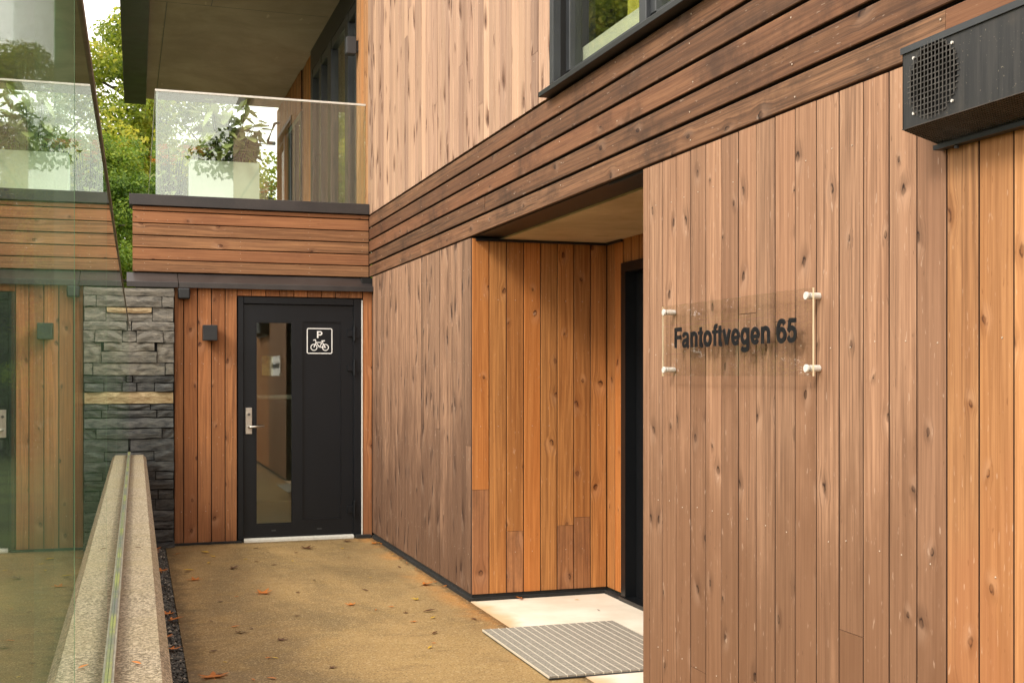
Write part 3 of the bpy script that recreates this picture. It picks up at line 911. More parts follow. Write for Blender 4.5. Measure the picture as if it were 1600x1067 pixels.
mb = MB(); mb.box(0.975, 1.916, 10.24, 10.4, 0.001, 0.021); mb.prism([(10.24, 0.021), (10.30, 0.033), (10.4, 0.033), (10.4, 0.021)], 'x', 0.975, 1.916)
mb.build('threshold', M_STEEL_MATT, bike_door)
mb = MB(); mb.box(1.072, 1.392, 10.300, 10.322, 0.142, 1.886); mb.build('pane', M_PANE, bike_door)
mb = MB()
mb.box(1.072, 1.084, 10.288, 10.299, 0.142, 1.886); mb.box(1.380, 1.392, 10.288, 10.299, 0.142, 1.886); mb.box(1.084, 1.380, 10.288, 10.299, 0.142, 0.154); mb.box(1.084, 1.380, 10.288, 10.299, 1.874, 1.886)
mb.box(1.469, 1.474, 10.283, 10.2965, 0.171, 1.888); mb.box(1.804, 1.809, 10.283, 10.2965, 0.171, 1.888); mb.box(1.474, 1.804, 10.283, 10.2965, 0.171, 0.176)
mb.build('glazing_bead', M_DOOR, bike_door)
mb = MB(); mb.box(0.988, 1.044, 10.273, 10.285, 0.922, 1.147)
mb.build('lock_plate', M_STEEL, bike_door, bevel=0.003)
mb = MB(); mb.smooth = True
mb.tube([(1.016, 10.285, 0.985), (1.016, 10.225, 0.985), (1.03, 10.215, 0.985), (1.14, 10.215, 0.99)], [0.011, 0.011, 0.010, 0.009], 10)
mb.build('handle', M_STEEL, bike_door)
mb = MB(); mb.tube([(1.016, 10.274, 1.09), (1.016, 10.262, 1.09)], 0.022, 14); mb.mi = 1; mb.tube([(1.016, 10.263, 1.09), (1.016, 10.258, 1.09)], 0.012, 12)
mb.build('lock_cylinder', [M_STEEL, M_MESH], bike_door)
for z0, z1 in ((1.722, 1.862), (1.42, 1.56), (0.18, 0.325)):
    mb = MB(); mb.tube([(1.922, 10.248, z0), (1.922, 10.248, z1)], 0.014, 10)
    zc = (z0 + z1) / 2
    mb.box(1.865, 1.922, 10.262, 10.284, zc - 0.03, zc + 0.028); mb.box(1.922, 1.965, 10.25, 10.261, zc - 0.04, zc + 0.04)
    mb.build('hinge', M_DOOR, bike_door, bevel=0.002)
mb = MB(); mb.box(1.21, 1.245, 10.2815, 10.286, 0.085, 0.095); mb.box(1.60, 1.64, 10.2815, 10.286, 0.085, 0.095); mb.build('drain_cover', M_FRAME, bike_door)


# flat print: rounded square, letter P and bicycle
def ribbon(mb, pts, wd, y_, th=0.0, closed=False):
    """flat stroke in the x-z plane at depth y_"""
    pts = [Vector((p[0], p[1])) for p in pts]
    n = len(pts)
    L, R = [], []
    for i in range(n):
        a_ = pts[i - 1] if (i > 0 or closed) else pts[i]
        b_ = pts[(i + 1) % n] if (i < n - 1 or closed) else pts[i]
        d1 = (pts[i] - a_); d2 = (b_ - pts[i])
        if d1.length < 1e-9: d1 = d2
        if d2.length < 1e-9: d2 = d1
        d1 = d1.normalized(); d2 = d2.normalized()
        t_ = (d1 + d2)
        t_ = t_.normalized() if t_.length > 1e-6 else d1
        nrm = Vector((-t_.y, t_.x)); k = 1.0 / max(0.45, nrm.dot(Vector((-d1.y, d1.x))))
        L.append(pts[i] + nrm * wd / 2 * k); R.append(pts[i] - nrm * wd / 2 * k)
    vs = [(p.x, y_, p.y) for p in L] + [(p.x, y_, p.y) for p in R]
    m_ = n if closed else n - 1
    fs = [(i, (i + 1) % n, n + (i + 1) % n, n + i) for i in range(m_)]
    if th:
        b0 = 2 * n
        vs += [(p.x, y_ + th, p.y) for p in L] + [(p.x, y_ + th, p.y) for p in R]
        fs += [(b0 + n + i, b0 + n + (i + 1) % n, b0 + (i + 1) % n, b0 + i) for i in range(m_)]
        fs += [(i, b0 + i, b0 + (i + 1) % n, (i + 1) % n) for i in range(m_)]
        fs += [(n + (i + 1) % n, b0 + n + (i + 1) % n, b0 + n + i, n + i) for i in range(m_)]
        if not closed:
            fs += [(0, n, b0 + n, b0), (n - 1, b0 + n - 1, b0 + 2 * n - 1, 2 * n - 1)]
    mb.add(vs, fs)


def arc(cx_, cy_, rx, ry, a0, a1, n=20):
    return [(cx_ + rx * math.cos(math.radians(a0 + (a1 - a0) * i / n)), cy_ + ry * math.sin(math.radians(a0 + (a1 - a0) * i / n))) for i in range(n + 1)]


sx, sz, sw = 1.516, 1.615, 0.215
mb = MB()
yq = 10.2945
r_ = 0.012
rr = []
for (cx_, cz_, a0) in ((sx + sw - r_, sz + sw - r_, 0), (sx + r_, sz + sw - r_, 90), (sx + r_, sz + r_, 180), (sx + sw - r_, sz + r_, 270)):
    rr += arc(cx_, cz_, r_, r_, a0, a0 + 90, 6)
ribbon(mb, rr, 0.008, yq, 0.002, True)
px_, pz_ = sx + 0.085, sz + 0.133
ribbon(mb, [(px_ + 0.006, pz_), (px_ + 0.006, pz_ + 0.06)], 0.013, yq, 0.002)
ribbon(mb, [(px_ + 0.006, pz_ + 0.0545), (px_ + 0.028, pz_ + 0.0545)] + arc(px_ + 0.028, pz_ + 0.041, 0.0135, 0.0135, 80, -80, 10) + [(px_ + 0.028, pz_ + 0.0275), (px_ + 0.006, pz_ + 0.0275)], 0.011, yq + 0.0002, 0.002)
wa, wb_, wz, wr = sx + 0.058, sx + 0.158, sz + 0.052, 0.0265
for c_ in (wa, wb_): ribbon(mb, arc(c_, wz, wr, wr, 0, 360, 28)[:-1], 0.007, yq, 0.002, True)
bb = (sx + 0.105, wz + 0.002); seat = (sx + 0.137, wz + 0.048); head = (sx + 0.076, wz + 0.045)
for st in ([(wa, wz), head, (sx + 0.070, wz + 0.066), (sx + 0.052, wz + 0.062)], [head, bb, (wb_, wz), (seat[0] - 0.003, seat[1] - 0.010)], [bb, (seat[0], seat[1] + 0.006)], [(head[0], head[1] - 0.002), (seat[0] - 0.003, seat[1] - 0.006)]):
    ribbon(mb, st, 0.0075, yq - 0.0003, 0.002)
ribbon(mb, [(seat[0] - 0.015, seat[1] + 0.008), (seat[0] + 0.016, seat[1] + 0.010)], 0.008, yq - 0.0006, 0.002)
tag(mb.build('bicycle_parking_sign', M_DECAL, bike_door), 'white P above a bicycle in a rounded white square')

# room behind the bicycle-store door
mb = MB()
mb.box(0.45, 0.5, 10.51, 13.5, 0.0, 2.2); mb.box(2.05, 2.1, 10.51, 13.5, 0.0, 2.2); mb.box(0.45, 2.1, 13.5, 13.55, 0.0, 2.2); mb.box(0.5, 2.05, 10.51, 13.5, 2.2, 2.25); mb.box(0.5, 2.05, 10.51, 13.5, -0.05, 0.0)
mb.build('room', M_INTERIOR_DARK, house)

pst = MB(); pst.box(1.20, 1.30, 10.95, 10.953, 1.42, 1.60)
tag(pst.build('poster', M_POSTER), 'small yellowed paper notice behind the bicycle door pane', 'poster')
rk = empty('bicycle_rack', (1.2, 11.2, 0)); tag(rk, 'steel rail of a bicycle rack inside behind the door pane', 'bicycle rack')
mb = MB(); mb.tube([(0.55, 11.2, 1.22), (2.0, 11.2, 1.22)], 0.022, 10); mb.build('rail', M_STEEL_MATT, rk)
mb = MB(); mb.tube([(0.7, 11.2, 0.0), (0.7, 11.2, 1.2)], 0.018, 8); mb.build('post', M_STEEL_MATT, rk)
mb = MB(); mb.tube([(1.9, 11.2, 0.0), (1.9, 11.2, 1.2)], 0.018, 8); mb.build('post', M_STEEL_MATT, rk)

# ------------------------------------------------------------------ stone pier
pier = empty('stone_pier', (0.03, 10.3, 0))
tag(pier, 'narrow pier of stacked slate with two pale courses beside the bicycle door', 'stone pier')
mb = MB(); mb.box(-0.38, 0.388, 10.15, 10.6, 0.0, 2.138)
mb.build('core', M_BACKING, pier)
rows = [(2.14, 2.072, 'L', [-0.38, 0.074 - 0.15, 0.398]), (2.072, 1.982, 'L', [-0.38, -0.12, 0.30, 0.396]), (1.982, 1.93, 'P', [-0.3, -0.08, 0.224]), (1.93, 1.867, 'L', [-0.3, -0.06, 0.224]),
        (1.867, 1.788, 'L', [-0.38, 0.062, 0.40]), (1.788, 1.693, 'L', [-0.38, -0.1, 0.10, 0.31, 0.398]), (1.693, 1.62, 'L', [-0.38, 0.02, 0.245]), (1.62, 1.525, 'L', [-0.38, 0.02, 0.262]),
        (1.525, 1.425, 'L', [-0.38, -0.02, 0.325, 0.396]), (1.425, 1.362, 'D', [-0.38, 0.07, 0.397]), (1.362, 1.289, 'D', [-0.38, -0.05, 0.10, 0.24, 0.395]), (1.289, 1.189, 'P', [-0.38, -0.1, 0.394]),
        (1.189, 1.141, 'D', [-0.38, 0.04, 0.21, 0.393]), (1.141, 1.078, 'D', [-0.38, 0.03, 0.26, 0.397]), (1.078, 0.989, 'D', [-0.38, -0.05, 0.396]), (0.989, 0.905, 'D', [-0.38, 0.02, 0.30, 0.398]),
        (0.905, 0.80, 'D', [-0.38, 0.05, 0.396]), (0.80, 0.721, 'D', [-0.38, 0.0, 0.24, 0.394]), (0.721, 0.637, 'D', [-0.38, 0.03, 0.398]), (0.637, 0.568, 'D', [-0.38, 0.1, 0.25, 0.395]),
        (0.568, 0.484, 'D', [-0.38, 0.05, 0.398]), (0.484, 0.405, 'D', [-0.38, 0.0, 0.27, 0.395]), (0.405, 0.311, 'D', [-0.38, 0.25, 0.399]), (0.311, 0.227, 'D', [-0.38, 0.05, 0.396]),
        (0.227, 0.158, 'D', [-0.38, 0.0, 0.399]), (0.158, 0.053, 'D', [-0.38, 0.08, 0.397]), (0.053, 0.0, 'D', [-0.38, 0.1, 0.405])]
extra = [(1.982, 1.867, 'L', 0.224, 0.395), (1.693, 1.525, 'L', 0.262, 0.396)]


def stone(x0, x1, z0, z1, kind):
    rs = random.Random(int((x0 * 977 + z0 * 3571) * 1000))
    gp = rs.choice((0.002, 0.0035, 0.005))
    x0 += gp; x1 -= gp; z0 += gp; z1 -= gp
    nx = max(2, min(6, int((x1 - x0) / 0.06))); nz = 2
    proud = rs.uniform(-0.012, 0.016); tilt = rs.uniform(-0.009, 0.009); tlx = rs.uniform(-0.008, 0.008)
    yb = 10.28
    ch = min(0.005, (z1 - z0) * 0.1)
    mb = MB()
    front = []
    for j in range(nz + 1):
        for i in range(nx + 1):
            edge = i in (0, nx) or j in (0, nz)
            xx = x0 + (x1 - x0) * i / nx; zz = z0 + (z1 - z0) * j / nz
            if not edge:
                xx += rs.uniform(-0.008, 0.008); zz += rs.uniform(-0.2, 0.2) * (z1 - z0) * 0.5
            else:
                xx += rs.uniform(-0.002, 0.002); zz += rs.uniform(-0.0045, 0.0035)
            yy = 10.128 - proud + (ch if edge else -rs.uniform(0.0, 0.004)) + rs.uniform(-0.004, 0.004) + tilt * (j / nz - 0.5) + tlx * (i / nx - 0.5)
            front.append((xx, yy, zz))
    nf_ = len(front)
    back = []
    ring = [i for i in range(nx)] + [nx + j * (nx + 1) for j in range(nz)] + [nz * (nx + 1) + nx - i for i in range(nx)] + [(nz - j) * (nx + 1) for j in range(nz)]
    for i in ring: back.append((front[i][0], yb, front[i][2]))
    fs = []
    for j in range(nz):
        for i in range(nx):
            a_ = j * (nx + 1) + i
            fs.append((a_, a_ + 1, a_ + nx + 2, a_ + nx + 1))
    m_ = len(ring)
    for k in range(m_):
        fs.append((ring[(k + 1) % m_], ring[k], nf_ + k, nf_ + (k + 1) % m_))
    mb.add(front + back, fs)
    mb.build('stone', {'L': M_STONE_LIGHT, 'D': M_STONE_DARK, 'P': M_STONE_PALE}[kind], pier)


for (za, zb_, kd, xx) in rows:
    for i in range(len(xx) - 1): stone(xx[i], xx[i + 1], zb_, za, kd)
for (za, zb_, kd, xa, xb) in extra: stone(xa, xb, zb_, za, kd)
for (xa, xb, za, zb_) in ((-0.38, -0.3, 1.867, 1.982),): stone(xa, xb, za, zb_, 'L')

# ------------------------------------------------------------------ parapet and glass balustrade beside the camera
parapet = empty('parapet_wall', (*pl(-0.05, 5.0), 0), -SKEW)
tag(parapet, 'low sand-coloured concrete wall carrying the glass balustrade', 'parapet')
R_SK = Matrix.Rotation(-SKEW, 4, 'Z')
LOCAL[parapet.name] = R_SK
ys_ = [-8.0, -4.2, -0.8, 2.56, 5.95, 10.09]
for i in range(5):
    mb = MB(); mb.prism([(-0.18, -0.07), (0.075, -0.07), (0.075, 0.755), (0.052, 0.777), (-0.16, 0.777), (-0.18, 0.757)], 'y', ys_[i] + 0.003, ys_[i + 1] - 0.003)
    mb.build('coping_block', M_PARAPET, parapet)
balus = empty('glass_balustrade', (*pl(-0.06, 5.0), 0.777), -SKEW)
tag(balus, 'long frameless glass balustrade mirroring the house at the left edge', 'balustrade')
LOCAL[balus.name] = R_SK
mb = MB(); mb.prism([(-0.090, 0.778), (-0.044, 0.778), (-0.044, 0.803), (-0.052, 0.803), (-0.052, 0.79), (-0.083, 0.79), (-0.083, 0.803), (-0.090, 0.803)], 'y', -7.9, 10.06)
mb.build('channel', M_ALU, balus)
for xa in (-0.0545, -0.0795):
    mb = MB(); mb.box(xa, xa + 0.0055, -7.9, 10.05, 0.791, 0.807); mb.build('gasket', M_GASKET, balus)
joints = [-7.5 + 1.24 * 0, -6.2, -4.97, -3.74, -2.51, -1.28, -0.05, 1.18, 2.41, 3.64, 4.87, 6.10, 7.33, 8.56, 10.05]
for i in range(len(joints) - 1):
    a_, b_ = joints[i] + 0.006, joints[i + 1] - 0.006
    mb = MB(); x0, x1, z0, z1 = -0.073, -0.0555, 0.792, 1.80
    V = [(x0, a_, z0), (x1, a_, z0), (x1, b_, z0), (x0, b_, z0), (x0, a_, z1), (x1, a_, z1), (x1, b_, z1), (x0, b_, z1)]
    mb.add(V, [(1, 2, 6, 5), (3, 0, 4, 7)])
    mb.mi = 1
    mb.add(V, [(0, 3, 2, 1), (4, 5, 6, 7), (0, 1, 5, 4), (2, 3, 7, 6)])
    import bmesh as _bm
    me = mb.mesh('glass_pane', [M_GLASS, M_GEDGE])
    bm = _bm.new(); bm.from_mesh(me); _bm.ops.remove_doubles(bm, verts=bm.verts, dist=1e-6); _bm.ops.recalc_face_normals(bm, faces=bm.faces); bm.to_mesh(me); bm.free()
    o = bpy.data.objects.new('glass_pane', me)
    place(o, R_SK, balus)
mb = MB(); mb.box(-0.0755, -0.053, -7.9, 10.05, 1.801, 1.813)
mb.build('cap_rail', M_MESH, balus)

# balcony balustrade
bb_ = empty('balcony_balustrade', (1.2, 10.55, 2.945))
tag(bb_, 'frameless glass balustrade with thin steel rail on the balcony', 'balustrade')
for (a_, b_) in ((0.262, 2.074),):
    mb = MB(); mb.box(a_, b_, 10.545, 10.562, 2.9455, 3.855); mb.build('glass_pane', M_BGLASS, bb_)
for (a_, b_) in ((10.60, 13.6), (13.63, 17.1)):
    mb = MB(); mb.prism([(0.262 + (a_ - 10.6) * SKEW, a_), (0.279 + (a_ - 10.6) * SKEW, a_), (0.279 + (b_ - 10.6) * SKEW, b_), (0.262 + (b_ - 10.6) * SKEW, b_)], 'z', 2.862, 3.855); mb.build('glass_pane', M_GLASS, bb_)
mb = MB(); mb.box(0.255, 2.079, 10.543, 10.564, 3.8555, 3.872); mb.prism([(0.256, 10.565), (0.285, 10.565), (0.35, 17.1), (0.325, 17.1)], 'z', 3.8555, 3.872)
mb.build('rail', M_STEEL_MATT, bb_)

# ------------------------------------------------------------------ address sign
sign = empty('address_sign', (2.06, 3.73, 1.42))
tag(sign, 'clear acrylic address plate with black lettering on the timber wall', 'sign')
mb = MB()
x0, x1, a_, b_, z0, z1 = 2.036, 2.042, 3.195, 4.275, 1.419, 1.694
V = [(x0, a_, z0), (x1, a_, z0), (x1, b_, z0), (x0, b_, z0), (x0, a_, z1), (x1, a_, z1), (x1, b_, z1), (x0, b_, z1)]
mb.add(V, [(1, 2, 6, 5), (3, 0, 4, 7)]); mb.mi = 1; mb.add(V, [(0, 3, 2, 1), (4, 5, 6, 7), (0, 1, 5, 4), (2, 3, 7, 6)])
me = mb.mesh('plate', [M_ACRYL, M_AEDGE])
bm = _bm.new(); bm.from_mesh(me); _bm.ops.remove_doubles(bm, verts=bm.verts, dist=1e-6); _bm.ops.recalc_face_normals(bm, faces=bm.faces); bm.to_mesh(me); bm.free()
place(bpy.data.objects.new('plate', me), Matrix.Identity(4), sign)
for yy in (3.222, 4.248):
    for zz in (1.443, 1.67):
        mb = MB(); mb.smooth = False
        mb.tube([(2.027, yy, zz), (2.0355, yy, zz)], 0.0125, 16); mb.tube([(2.0425, yy, zz), (2.079, yy, zz)], 0.0105, 16)
        mb.build('standoff', M_STEEL_MATT, sign, bevel=0.001)


def crom(pts, n=5):
    """smooth curve through points"""
    P = [pts[0]] + list(pts) + [pts[-1]]
    out = []
    for i in range(1, len(P) - 2):
        p0, p1, p2, p3 = P[i - 1], P[i], P[i + 1], P[i + 2]
        for k in range(n):
            t = k / n
            out.append(tuple(0.5 * ((2 * p1[j]) + (-p0[j] + p2[j]) * t + (2 * p0[j] - 5 * p1[j] + 4 * p2[j] - p3[j]) * t * t + (-p0[j] + 3 * p1[j] - 3 * p2[j] + p3[j]) * t ** 3) for j in (0, 1)))
    out.append(tuple(pts[-1]))
    return out


# stroke skeletons, 1000 units to the em: (width, points, smooth)
def S_(w_, pts, sm=False): return (w_, crom(pts) if sm else pts)


GL = {
    'F': (611, [S_(146, [(143, 0), (143, 718)]), S_(126, [(143, 655), (586, 655)]), S_(122, [(143, 372), (540, 372)])]),
    'a': (556, [S_(118, [(92, 372), (120, 450), (190, 482), (278, 486), (370, 472), (418, 410), (420, 300), (420, 120), (436, 48), (474, 0)], True),
                S_(112, [(418, 300), (330, 272), (205, 245), (118, 205), (94, 140), (124, 72), (205, 52), (300, 68), (380, 120), (418, 200)], True)]),
    'n': (611, [S_(140, [(135, 0), (135, 532)]), S_(136, [(135, 290), (160, 390), (230, 456), (325, 470), (420, 445), (474, 370), (476, 300), (476, 0)], True)]),
    't': (333, [S_(140, [(168, 676), (168, 400), (168, 160), (176, 90), (226, 56), (310, 56)], True), S_(98, [(12, 476), (312, 476)])]),
    'o': (611, [S_(138, arc(305, 266, 200, 206, 0, 360, 32))]),
    'f': (333, [S_(140, [(172, 0), (172, 300), (172, 540), (190, 622), (240, 660), (332, 660)], True), S_(98, [(12, 476), (324, 476)])]),
    'v': (556, [S_(142, [(82, 532), (278, 40)]), S_(142, [(474, 532), (278, 40)])]),
    'e': (556, [S_(104, [(105, 242), (494, 242)]), S_(128, arc(278, 264, 192, 206, -6, 322, 34))]),
    'g': (611, [S_(132, arc(278, 272, 178, 202, 0, 360, 30)), S_(138, [(470, 532), (470, 200), (470, -40), (450, -115), (380, -156), (275, -162), (170, -150), (104, -84)], True)]),
    '6': (556, [S_(130, arc(284, 232, 186, 176, 0, 360, 30)), S_(132, [(104, 200), (96, 330), (120, 490), (190, 610), (288, 650), (390, 634), (446, 548)], True)]),
    '5': (556, [S_(120, [(118, 650), (486, 650)]), S_(116, [(168, 660), (116, 330)]), S_(130, [(96, 340), (180, 410), (290, 424), (400, 384), (450, 290), (448, 190), (398, 98), (280, 58), (160, 78), (98, 180)], True)]),
}
cap_h = 0.083
s_ = cap_h / 718
xcur = 0
for ch_ in 'Fantoftvegen 65':
    if ch_ == ' ':
        xcur += 278; continue
    adv, strokes = GL[ch_]
    mb = MB()
    for k, (w_, pts) in enumerate(strokes):
        closed = (Vector(pts[0]) - Vector(pts[-1])).length < 1e-3
        pp = pts[:-1] if closed else pts
        # text runs along -Y; local frame is (x, depth, z)
        ribbon(mb, [((xcur + p[0]) * s_, p[1] * s_ * 0.935) for p in pp], w_ * s_ * 1.1, -0.0004 * k, 0.0028, closed)
    M = Matrix(((0, 1, 0, 2.0327), (-1, 0, 0, 4.165), (0, 0, 1, 1.527), (0, 0, 0, 1)))
    place(bpy.data.objects.new('letter', mb.mesh('letter', M_LETTER)), M, sign)
    xcur += adv

# ------------------------------------------------------------------ ventilation box
vent = empty('ventilation_box', (2.02, 1.97, 2.03))
tag(vent, 'black steel ventilation box with round grille on the timber wall', 'vent')
FX, VY0, VY1, VZ0, VZ1 = 1.953, 1.3, 2.636, 2.068, 2.278
vcy, vcz, vr = 2.513, 2.173, 0.092
mb = MB()
N_ = 48
cir = []; rec = []
rx0, rx1 = vcy - 0.115, VY1
for k in range(N_):
    t_ = 2 * math.pi * k / N_
    c_, s2 = math.cos(t_), math.sin(t_)
    cir.append((FX, vcy + vr * c_, vcz + vr * s2))
    sc_ = min((rx1 - vcy) / c_ if c_ > 1e-6 else 9, (rx0 - vcy) / c_ if c_ < -1e-6 else 9, (VZ1 - vcz) / s2 if s2 > 1e-6 else 9, (VZ0 - vcz) / s2 if s2 < -1e-6 else 9)
    rec.append((FX, vcy + c_ * sc_, vcz + s2 * sc_))
inn = [(FX + 0.02, p[1], p[2]) for p in cir]
mb.add(cir + rec + inn, [(k, (k + 1) % N_, N_ + (k + 1) % N_, N_ + k) for k in range(N_)] + [(2 * N_ + k, 2 * N_ + (k + 1) % N_, (k + 1) % N_, k) for k in range(N_)])
for (cy_, cz_) in ((rx1, VZ1), (rx1, VZ0), (rx0, VZ1), (rx0, VZ0)):      # plate corners
    pts = sorted(rec, key=lambda p: (p[1] - cy_) ** 2 + (p[2] - cz_) ** 2)[:2]
    mb.add([(FX, cy_, cz_), pts[0], pts[1]], [(0, 1, 2)])
mb.box(FX, FX + 0.002, VY0, rx0, VZ0, VZ1)                                   # rest of the front sheet
mb.prism([(FX, VZ0), (FX, VZ1), (2.079, VZ1), (2.079, 2.034)], 'y', VY1 - 0.003, VY1 + 0.0005)
mb.prism([(FX, VZ0), (FX, VZ1), (2.079, VZ1), (2.079, 2.034)], 'y', VY0, VY0 + 0.003)
mb.box(FX + 0.0005, 2.079, VY0, VY1, VZ1 - 0.003, VZ1)
mb.build('casing', M_VENT, vent)
mb = MB(); mb.box(FX - 0.004, 2.0785, VY0 - 0.004, VY1 + 0.004, VZ1 + 0.0005, VZ1 + 0.004); mb.box(FX - 0.005, FX - 0.001, VY0, VY1 + 0.004, VZ1 - 0.013, VZ1 + 0.004)
mb.build('lid', M_FRAME, vent)
mb = MB()
pit = 0.0142
for i in range(-8, 9):
    o_ = i * pit
    if abs(o_) < vr + 0.006:
        hh = math.sqrt(max(0, (vr + 0.008) ** 2 - o_ ** 2))
        mb.box(FX - 0.0052, FX - 0.0032, vcy + o_ - 0.0012, vcy + o_ + 0.0012, vcz - hh, vcz + hh)
        mb.box(FX - 0.0031, FX - 0.0012, vcy - hh, vcy + hh, vcz + o_ - 0.0012, vcz + o_ + 0.0012)
mb.build('grille', M_MESH, vent)
mb = MB()
mb.box(2.04, 2.0745, VY0 + 0.01, VY1 - 0.01, 2.06, VZ1 - 0.01)
mb.build('filter', M_VOID, vent)
# perforated base sheet: bars both ways on the sloping bottom
mb = MB()


def vb(x): return VZ0 + (x - FX) / (2.079 - FX) * (2.034 - VZ0)


n_x = 15
for i in range(n_x + 1):
    x = FX + (2.079 - FX) * i / n_x
    mb.prism([(x - 0.0018, vb(x) + 0.001), (x + 0.0018, vb(x) + 0.001), (x + 0.0018, vb(x) - 0.0015), (x - 0.0018, vb(x) - 0.0015)], 'y', VY0, VY1)
for j in range(int((VY1 - VY0) / 0.0085) + 1):
    yy = VY0 + j * 0.0085
    mb.prism([(FX, VZ0 + 0.0005), (2.079, 2.0345), (2.079, 2.0330), (FX, VZ0 - 0.001)], 'y', yy - 0.0015, yy + 0.0015)
mb.build('perforated_base', M_MESH_DARK, vent)
mb = MB(); mb.box(2.05, 2.0775, VY0, VY1 + 0.002, 2.020, 2.0325)
for k in range(5): mb.tube([(2.063, 2.56 - k * 0.26, 2.021), (2.063, 2.56 - k * 0.26, 2.012)], 0.007, 8)
mb.build('bracket', M_BLACK, vent)
mb = MB()
for (dy, dz) in ((0.075, 0.072), (-0.075, 0.072), (0.075, -0.072), (-0.075, -0.072)): mb.tube([(FX + 0.001, vcy + dy, vcz + dz), (FX - 0.004, vcy + dy, vcz + dz)], 0.004, 8)
mb.build('screws', M_STEEL_MATT, vent)

# ------------------------------------------------------------------ wall lamps
mb = MB(); mb.box(0.628, 0.745, 10.10, 10.225, 1.712, 1.842)
lamp = empty('wall_lamp', (0.686, 10.24, 1.71)); tag(lamp, 'larger black cube lamp on the boards beside the bicycle door', 'lamp')
mb.build('housing', M_BLACK, lamp, bevel=0.005, segs=2)
mb = MB(); mb.box(0.645, 0.728, 10.226, 10.248, 1.73, 1.825); mb.build('mounting_plate', M_BLACK, lamp)
lamp = empty('junction_box', (0.477, 10.24, 2.06)); tag(lamp, 'small black box tucked under the flashing above the stone pier edge', 'box')
mb = MB(); mb.box(0.430, 0.527, 10.16, 10.235, 2.058, 2.148); mb.build('housing', M_BLACK, lamp, bevel=0.012, segs=3)
mb = MB(); mb.box(0.445, 0.512, 10.236, 10.248, 2.07, 2.14); mb.build('mounting_plate', M_BLACK, lamp)
lamp = empty('wall_lamp', (2.04, 10.92, 4.35)); tag(lamp, 'grey box lamp on the balcony wall under the concrete canopy', 'lamp')
mb = MB(); mb.box(1.965, 2.06, 10.88, 10.98, 4.41, 4.57); mb.build('housing', M_FRAME, lamp, bevel=0.006)
mb = MB(); mb.box(2.06, 2.079, 10.90, 10.96, 4.44, 4.54); mb.build('mounting_plate', M_BLACK, lamp)

# ------------------------------------------------------------------ entrance mat
mat_o = empty('entrance_mat', (2.27, 5.71, 0.004)); tag(mat_o, 'grey ribbed entrance mat with pale metal rails on the pale slab', 'mat')
mb = MB(); mb.box(1.885, 2.665, 5.17, 6.25, 0.0045, 0.010); mb.build('base', M_FRAME, mat_o)
n_s = 17; pw = 0.78 / n_s
for k in range(n_s):
    mb = MB(); mb.box(1.885 + k * pw + 0.0035, 1.885 + (k + 1) * pw - 0.0035, 5.172, 6.248, 0.0102, 0.0185); mb.build('slat', M_MATGREY, mat_o)
mb = MB()
for k in range(n_s + 1): mb.box(1.885 + k * pw - 0.0018, 1.885 + k * pw + 0.0018, 5.171, 6.249, 0.0102, 0.020)
tag(mb.build('rails', M_RAIL, mat_o), kind='stuff')

# ------------------------------------------------------------------ gravel strip
rg = np.random.default_rng(5)
V = []; F = []
n = 9000
th_ = np.array([[1, 0, 0], [0, 1, 0], [-1, 0, 0], [0, -1, 0], [0, 0, 1], [0, 0, -1.0]])
tri = [(0, 1, 4), (1, 2, 4), (2, 3, 4), (3, 0, 4), (1, 0, 5), (2, 1, 5), (3, 2, 5), (0, 3, 5)]
for i in range(n):
    yl = rg.uniform(0.5, 10.2); xl = rg.uniform(0.076, 0.225)
    wx, wy = pl(xl, yl)
    r = rg.uniform(0.006, 0.015)
    P = th_ * r * rg.uniform(0.6, 1.2, (6, 3)); a_ = rg.uniform(0, 6.28)
    c_, s2 = math.cos(a_), math.sin(a_)
    P = np.stack([P[:, 0] * c_ - P[:, 1] * s2, P[:, 0] * s2 + P[:, 1] * c_, P[:, 2] * 0.7], 1) + (wx, wy, -0.012 + rg.uniform(-0.005, 0.008))
    b0 = len(V); V += P.tolist(); F += [(x + b0, y + b0, z + b0) for x, y, z in tri]
me = bpy.data.meshes.new('gravel'); me.from_pydata(V, [], F); me.materials.append(M_GRAVEL)
o = bpy.data.objects.new('gravel', me); place(o, Matrix.Identity(4)); tag(o, 'strip of dark gravel between the low wall and the path', 'gravel', kind='stuff')
mb = MB(); mb.prism([pl(0.076, -8.8), pl(0.231, -8.8), pl(0.231, 10.3), pl(0.076, 10.3)], 'z', -0.06, -0.016); tag(mb.build('soil_strip', M_SOIL), kind='structure')

# ------------------------------------------------------------------ fallen leaves


def maple(seed, s):
    r = random.Random(seed)
    pts = []
    for k in range(5):
        a_ = math.radians(-100 + k * 50 + 90 + r.uniform(-6, 6))
        L = (0.7, 0.95, 1.1, 0.95, 0.7)[k] * r.uniform(0.85, 1.1)
        for da, f in ((-16, 0.45), (-9, 0.72), (0, 1.0), (9, 0.7), (16, 0.45)):
            pts.append((math.cos(a_ + math.radians(da)) * L * f, math.sin(a_ + math.radians(da)) * L * f))
    cu = r.uniform(0.15, 0.6); tw = r.uniform(-0.3, 0.3)
    vs = [(0, 0, 0.05 * s)] + [(x * s, y * s, 0.004 + s * max(0, cu * (x * x + y * y) * 0.5 + tw * x * y)) for x, y in pts]
    mb = MB(); n_ = len(pts)
    mb.add(vs, [(0, i + 1, i + 2) for i in range(n_ - 1)])
    mb.add([(0, 0, 0.006), (0.006 * s, 0, 0.006), (0.02 * s, -0.9 * s, 0.004), (-0.02 * s, -0.9 * s, 0.004)], [(0, 1, 2, 3)])
    return mb


